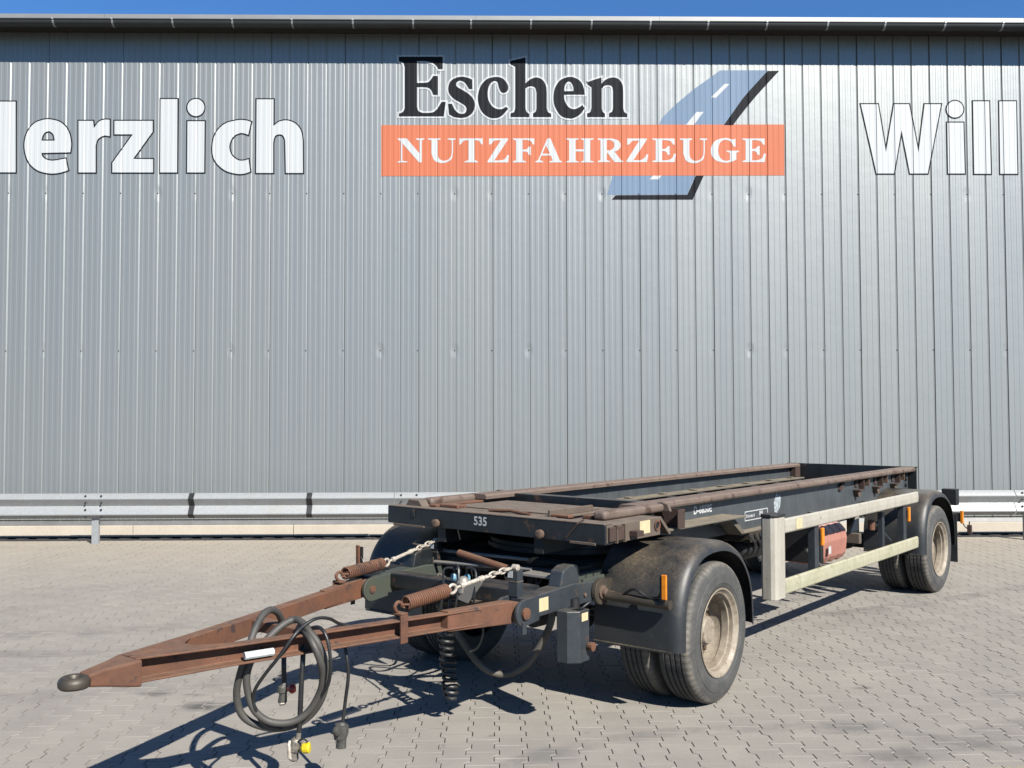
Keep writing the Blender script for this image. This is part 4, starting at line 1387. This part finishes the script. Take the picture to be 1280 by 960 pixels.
for sx in (1, -1):
    for yy_, zz_ in ((-.86, .80),):
        g = G().lathe([(0, .014), (.010, .014), (.012, .008)], 6, 'X')
        db(g, 'beam_bolt', 'nut', loc=None).matrix_local = Matrix.Rotation(DY, 4, 'Z') @ Matrix.Translation((sx * .6955, yy_, zz_)) @ Matrix.Rotation(0 if sx > 0 else math.pi, 4, 'Z')
# support post box in front of the mudguard
g = G()
g.prism([(.72, -1.22), (.72, -1.12), (.80, -1.06), (.86, -1.06), (.86, -1.17), (.80, -1.22)], lambda u, v, d: (u, v, d), .45, .765)
sp_ = db(g, 'support_box', 'blue', bevel=.006)
G().box(.8605, .8615, -1.15, -1.08, .70, .75).build('small_label', 'yellow_label', sp_)
g = G().lathe([(0, .022), (.015, .028), (.04, .028), (.042, .015)], 12, 'X', (0, 0, 0))
g.build('knob', 'rust', sp_, smooth=True, ang=.4, loc=(.862, -1.08, .54))
g = G().tube([(.70, -.99, .80), (.70, -.99, .42)], .035, 10)
db(g, 'leg_tube', 'black', smooth=True)

# outrigger pipes carrying the reflectors
for sx in (1, -1):
    g = G().tube([(sx * .66, -.685, .778), (sx * 1.225, -.685, .768)], .031, 14)
    pp = db(g, 'outrigger_pipe', 'grease', smooth=True, ang=.5)
    if sx < 0: pp.location = (-.12, -.22, 0)
    G().box(min(sx * 1.185, sx * 1.22), max(sx * 1.185, sx * 1.22), -.735, -.718, .805, .962).build('front_reflector', 'amber' if sx > 0 else 'rust', pp, bevel=.005)
    G().box(min(sx * 1.165, sx * 1.2), max(sx * 1.165, sx * 1.2), -.717, -.705, .77, .95).build('reflector_bracket', 'cap', pp)
    pth = smooth_path([(sx * .90, -.70, .808), (sx * .98, -.71, .845), (sx * 1.06, -.705, .808), (sx * 1.14, -.70, .808), (sx * 1.18, -.712, .87)], 5)
    G().tube(pth, .009, 6).build('reflector_wire', 'cable', pp, smooth=True)

# ---- drawbar
EY = -3.90
A0 = lambda sx: Vector((sx * HX, -1.60, HZ))
def armx(y):
    """centre line of an arm at distance y"""
    k = (y - (-1.60)) / (-3.52 - (-1.60))
    return HX + (.055 - HX) * k
def arm_pt(sx, y, lat, z):
    return Vector((sx * (armx(y) + lat), y, z))
for sx in (1, -1):
    g = G()
    ys = [-3.615, -3.42, -3.2, -2.6, -2.2, -1.80]
    def hgt(y):
        return .048 if y > -3.1 else .048 + .010 * (-3.1 - y) / .5
    secs = []
    for y in ys:
        h = hgt(y)
        w = .075
        t_ = .010
        sec = [(-w / 2, HZ + .012 - h), (w / 2, HZ + .012 - h), (w / 2, HZ + .012 - h + t_), (-w / 2 + t_, HZ + .012 - h + t_), (-w / 2 + t_, HZ + .012 + h - t_), (w / 2, HZ + .012 + h - t_), (w / 2, HZ + .012 + h), (-w / 2, HZ + .012 + h)]
        secs.append([arm_pt(sx, y, a, z) for a, z in sec])
    n = 8
    g.v = [tuple(q) for s_2 in secs for q in s_2]
    for i in range(len(ys) - 1):
        for j in range(n):
            g.f.append((i * n + j, i * n + (j + 1) % n, (i + 1) * n + (j + 1) % n, (i + 1) * n + j))
    g.f.append(tuple(range(n)))
    g.f.append(tuple((len(ys) - 1) * n + j for j in range(n)))
    arm = db(g, 'drawbar_arm', 'rust', bevel=.004)
    # boxed tail with pin eye
    g = G()
    P = [arm_pt(sx, -2.02, -.028, HZ - .046), arm_pt(sx, -2.02, .0285, HZ - .046), arm_pt(sx, -2.02, .0285, HZ + .070), arm_pt(sx, -2.02, -.028, HZ + .070)]
    Q = [arm_pt(sx, -1.60, -.045, HZ - .055), arm_pt(sx, -1.60, .04, HZ - .055), arm_pt(sx, -1.60, .04, HZ + .075), arm_pt(sx, -1.60, -.045, HZ + .075)]
    g.add(P + Q, [(0, 1, 2, 3), (7, 6, 5, 4), (0, 4, 5, 1), (1, 5, 6, 2), (2, 6, 7, 3), (3, 7, 4, 0)])
    g.build('arm_tail', 'rust', arm, bevel=.005)
    g = G().lathe([(-.055, .036), (-.055, .062), (.055, .062), (.055, .036)], 24, 'X', (sx * .63, HY, HZ))
    g.build('arm_eye', 'rust', arm, smooth=True, ang=.5)
    # spring hook bracket
    hy = -2.30 if sx > 0 else -1.83
    hx = armx(hy)
    g = G().prism([(hy - .02, .735), (hy + .035, .735), (hy + .035, .885), (hy - .02, .885)], lambda u, v, d: (sx * d, u, v), hx + .030, hx + .042)
    g.prism([(hy - .02, .885), (hy + .035, .885), (hy + .035, .897), (hy - .02, .897)], lambda u, v, d: (sx * d, u, v), hx - .03, hx + .042)
    g.build('hook_bracket', 'rust', arm, bevel=.003)
    pts = [(sx * hx, hy, .895), (sx * hx, hy - .02, .915), (sx * hx, hy - .025, .935), (sx * hx, hy - .005, .952), (sx * hx, hy + .02, .945), (sx * hx, hy + .03, .925)]
    G().tube(smooth_path(pts, 5), .010, 8).build('spring_hook', 'rust', arm, smooth=True)
    # coil spring
    A = Vector((sx * hx, hy + .02, .935))
    if sx > 0:
        Bp = Vector((.48, -1.929, .972)); Tp = Vector((UPN[0] - .02, UPN[1] - .03, 1.045))
    else:
        Bp = Vector((-.60, -1.376, .95)); Tp = Vector((UPF[0] + .0, UPF[1] - .03, 1.045))
    ax_ = (Bp - A)
    L = ax_.length
    ax_.normalize()
    e1 = ax_.cross(Vector((0, 0, 1))).normalized()
    e2 = ax_.cross(e1)
    turns, rad = 21, .036
    pth = []
    st_, en_ = .03, L - .035
    for k in range(turns * 12 + 1):
        a_ = 2 * math.pi * k / 12
        pth.append(A + ax_ * (st_ + (en_ - st_) * k / (turns * 12)) + (e1 * math.cos(a_) + e2 * math.sin(a_)) * rad)
    pth = [A] + pth + [Bp]
    spg = db(G().tube(pth, .0064, 8), 'drawbar_spring', 'rust', smooth=True)
    # eye bolt, turnbuckle and chain
    cd = (Tp - Bp).normalized()
    def ring(c, n_, u_, ru, rw, rr_):
        u_ = (u_ - n_ * u_.dot(n_)).normalized()
        w_ = n_.cross(u_)
        return [c + u_ * ru * math.cos(2 * math.pi * k / 16) + w_ * rw * math.sin(2 * math.pi * k / 16) for k in range(16)]
    side = cd.cross(Vector((0, 0, 1))).normalized()
    upv = side.cross(cd)
    g = G().tube(ring(Bp + cd * .01, side, cd, .026, .024, 0), .009, 8, closed=True)
    g.build('eye_bolt', 'chain', spg, smooth=True)
    tl = (Tp - Bp).length
    a1, a2 = .035, tl * .56
    g = G().tube([Bp + cd * a1, Bp + cd * (a1 + .03), Bp + cd * (a1 + .032), Bp + cd * (a1 + .055), Bp + cd * (a1 + .058), Bp + cd * (a2 - .05), Bp + cd * (a2 - .045), Bp + cd * (a2 - .012), Bp + cd * (a2 - .01), Bp + cd * (a2 + .02)], [.008, .008, .018, .018, .013, .012, .017, .017, .008, .008], 10)
    g.build('turnbuckle', 'chain', spg, smooth=True, ang=.5)
    rest = Tp - (Bp + cd * a2)
    nl = 5
    for k in range(nl):
        c0 = Bp + cd * a2 + rest * ((k + .5) / nl)
        n_ = side if k % 2 else upv
        g = G().tube(ring(c0, n_, cd, rest.length / nl * .62 + .004, .015, 0), .0058, 6, closed=True)
        g.build('chain_link', 'chain', spg, smooth=True)
# neck casting and eye
g = G()
secs = [(-3.60, .094, .742, .866), (-3.63, .086, .746, .864), (-3.68, .070, .755, .856), (-3.75, .052, .770, .850), (-3.825, .044, .784, .838)]
n = 4
for y, w, z0, z1 in secs:
    g.v += [(-w, y, z0), (w, y, z0), (w, y, z1), (-w, y, z1)]
for i in range(len(secs) - 1):
    for j in range(4):
        g.f.append((i * 4 + j, i * 4 + (j + 1) % 4, (i + 1) * 4 + (j + 1) % 4, (i + 1) * 4 + j))
g.f += [(0, 1, 2, 3), (16, 17, 18, 19)]
nk = db(g, 'drawbar_neck', 'rust', bevel=.010)
g = G().lathe([(.802, .025), (.790, .030), (.784, .042), (.786, .058), (.795, .066), (.814, .068), (.828, .062), (.836, .050), (.834, .034), (.824, .027)], 32, 'Z', (0.005, -3.868, 0), closed=True)
g.build('drawbar_eye', 'grease', nk, smooth=True, ang=.6)
# cross tie of the A-frame
g = G().box(-.27, .27, -2.75, -2.66, .79, .85)
db(g, 'drawbar_cross_tie', 'rust', bevel=.006)
g = G().prism([(-.03, -3.595), (.03, -3.595), (.130, -3.20), (.03, -3.31), (-.03, -3.31), (-.130, -3.20)], lambda u, v, d: (u, v, d), .858, .8655)
db(g, 'gusset_plate', 'rust', bevel=.002)
# white type plate in the channel of the near arm
y0 = -3.06
g = G().tube([arm_pt(1, -3.13, .026, .800), arm_pt(1, -2.99, .026, .800)], .019, 10)
db(g, 'white_marker_tube', flat('white_tube', (.72, .76, .76), .4), smooth=True, ang=.5)

# ---- hoses and couplings hung over the near arm: points given as picture position + distance
TM = (Matrix.Translation(TO) @ Matrix.Rotation(-AZ, 4, 'Z')).inverted()
def hp(zx, zy, dist, ox=260, oy=740, sc=3.765):
    d = pix_ray(ox + zx / sc, oy + zy / sc)
    return TM @ (CP + d * (dist / d.y))
def hose(name, pts, r, mat, parent=None, n=10, sub=6):
    return tb(G().tube(smooth_path([hp(*q) for q in pts], sub), r, n), name, mat, smooth=True)
D0 = 4.72
hose('coiled_hose', [(352, 150, 5.02), (330, 100, 4.93), (295, 84, 4.85), (255, 112, 4.75), (215, 190, 4.66), (190, 270, 4.62), (155, 370, 4.62), (135, 470, 4.64), (150, 560, 4.66), (200, 612, 4.68), (290, 640, 4.70), (380, 634, 4.72), (460, 598, 4.73), (520, 530, 4.72), (553, 440, 4.70), (552, 340, 4.66), (522, 250, 4.64), (480, 190, 4.66), (445, 145, 4.72), (405, 130, 4.76), (345, 160, 4.72), (270, 232, 4.66), (210, 310, 4.63), (182, 395, 4.62), (192, 490, 4.63), (225, 565, 4.64), (295, 612, 4.66), (395, 612, 4.68), (475, 560, 4.69), (528, 470, 4.68), (540, 400, 4.66), (528, 325, 4.62), (492, 240, 4.62), (455, 180, 4.70), (432, 165, 4.80), (425, 190, 4.92)], .0185, 'hose')
hose('black_cable', [(660, 158, 4.95), (615, 148, 4.90), (570, 125, 4.80), (510, 125, 4.72), (450, 160, 4.66), (400, 212, 4.60), (330, 310, 4.58), (270, 385, 4.58), (225, 452, 4.60), (213, 500, 4.62), (225, 560, 4.63), (262, 622, 4.66), (345, 645, 4.70)], .0088, 'cable')
hose('black_cable', [(445, 185, 4.80), (490, 168, 4.68), (530, 170, 4.63), (562, 225, 4.60), (577, 340, 4.60), (567, 430, 4.63), (540, 480, 4.66)], .0088, 'cable')
hose('coupling_cable', [(445, 200, 4.78), (447, 300, 4.72), (440, 420, 4.70), (432, 600, 4.70), (428, 660, 4.70)], .0135, 'cable')
hose('coupling_cable', [(357, 290, 4.90), (357, 350, 4.88), (358, 425, 4.88)], .0135, 'cable')
hose('coupling_cable', [(640, 240, 4.92), (655, 320, 4.90), (660, 400, 4.90), (648, 500, 4.90), (634, 615, 4.90)], .0095, 'cable')
def blob(name, pts, rs, mat, n=12):
    return tb(G().tube([hp(*q) for q in pts], rs, n), name, mat, smooth=True, ang=.5)
cpl = blob('air_coupling', [(428, 655, 4.70), (424, 690, 4.70), (422, 692, 4.70), (415, 700, 4.70), (408, 745, 4.70), (405, 748, 4.70), (402, 785, 4.70), (400, 795, 4.70)], [.012, .014, .020, .028, .030, .022, .026, .012], 'conn')
def child_blob(par, name, pts, rs, mat):
    return G().tube([hp(*q) for q in pts], rs, 12).build(name, mat, par, smooth=True, ang=.5)
child_blob(cpl, 'yellow_lid', [(438, 738, 4.66), (452, 735, 4.655), (476, 733, 4.65), (480, 733, 4.65)], [.012, .026, .027, .020], 'yellow')
child_blob(cpl, 'clip', [(428, 700, 4.67), (450, 690, 4.65), (470, 705, 4.64)], [.005, .005, .004], 'cable')
child_blob(cpl, 'claw', [(385, 700, 4.68), (380, 720, 4.67), (384, 780, 4.67), (392, 788, 4.67)], [.006, .010, .010, .006], 'chain')
cpl = blob('air_coupling', [(358, 425, 4.88), (358, 440, 4.88), (352, 446, 4.88), (350, 470, 4.88), (354, 475, 4.88), (350, 515, 4.88), (350, 530, 4.88)], [.012, .020, .026, .028, .020, .024, .014], 'conn_dark')
child_blob(cpl, 'red_lid', [(378, 455, 4.85), (395, 455, 4.84), (410, 453, 4.84)], [.012, .026, .020], 'red')
child_blob(cpl, 'coupling_tip', [(350, 518, 4.875), (350, 530, 4.87)], [.018, .017], 'chain')
cpl = blob('cable_plug', [(634, 612, 4.90), (632, 622, 4.90), (630, 624, 4.90), (626, 660, 4.90), (624, 690, 4.90), (628, 692, 4.90), (626, 732, 4.90)], [.012, .022, .036, .040, .034, .026, .028], 'conn_dark')
child_blob(cpl, 'plug_lid', [(600, 640, 4.87), (606, 655, 4.86), (612, 672, 4.86)], [.016, .026, .016], 'conn_dark')

# ---- hoses below the dolly
def dhp(px, py, a):
    """picture point on the plane at distance a ahead of the axle, in the dolly frame"""
    U = Vector((math.sin(AZ - DY), math.cos(AZ - DY), 0))
    d = pix_ray(px, py)
    k = (TO + U * a - CP).dot(U) / d.dot(U)
    return TM @ (CP + d * k)
pts = [(548, 755, -1.25), (560, 775, -1.22), (575, 797, -1.18), (592, 822, -1.12), (610, 838, -1.06), (632, 843, -1.0), (655, 833, -.96), (672, 812, -.92), (684, 790, -.90), (690, 770, -.88), (688, 745, -.86)]
tb(G().tube(smooth_path([dhp(*q) for q in pts], 6), .024, 10), 'hose_bundle', 'sheath', smooth=True)
pts = [(600, 772, -1.2), (604, 790, -1.2), (598, 808, -1.2), (588, 815, -1.2)]
tb(G().tube(smooth_path([dhp(*q) for q in pts], 6), .008, 6), 'brake_line', 'sheath', smooth=True)
pts = [(676, 742, -1.0), (700, 760, -1.1), (722, 762, -1.15), (738, 752, -1.1)]
tb(G().tube(smooth_path([dhp(*q) for q in pts], 6), .007, 6), 'brake_line', 'cable', smooth=True)
pts = [(650, 778, -1.45), (655, 785, -1.45), (654, 776, -1.45), (648, 772, -1.45)]
# spiral cable hanging in front
top, bot = dhp(556, 782, -1.42), dhp(564, 872, -1.42)
pth = []
for k in range(11 * 12 + 1):
    u = k / (11 * 12)
    a_ = 2 * math.pi * k / 12
    c0 = top.lerp(bot, u ** .9)
    rr = .043 + .006 * math.sin(k * .13)
    pth.append(c0 + Vector((math.cos(a_) * rr, math.sin(a_) * rr, 0)))
pth = [top + Vector((0, .05, .16))] + [top + Vector((.02, .02, .06))] + pth + [bot + Vector((.0, 0, .0))]
tb(G().tube(pth, .0115, 8), 'spiral_cable', 'cable', smooth=True)
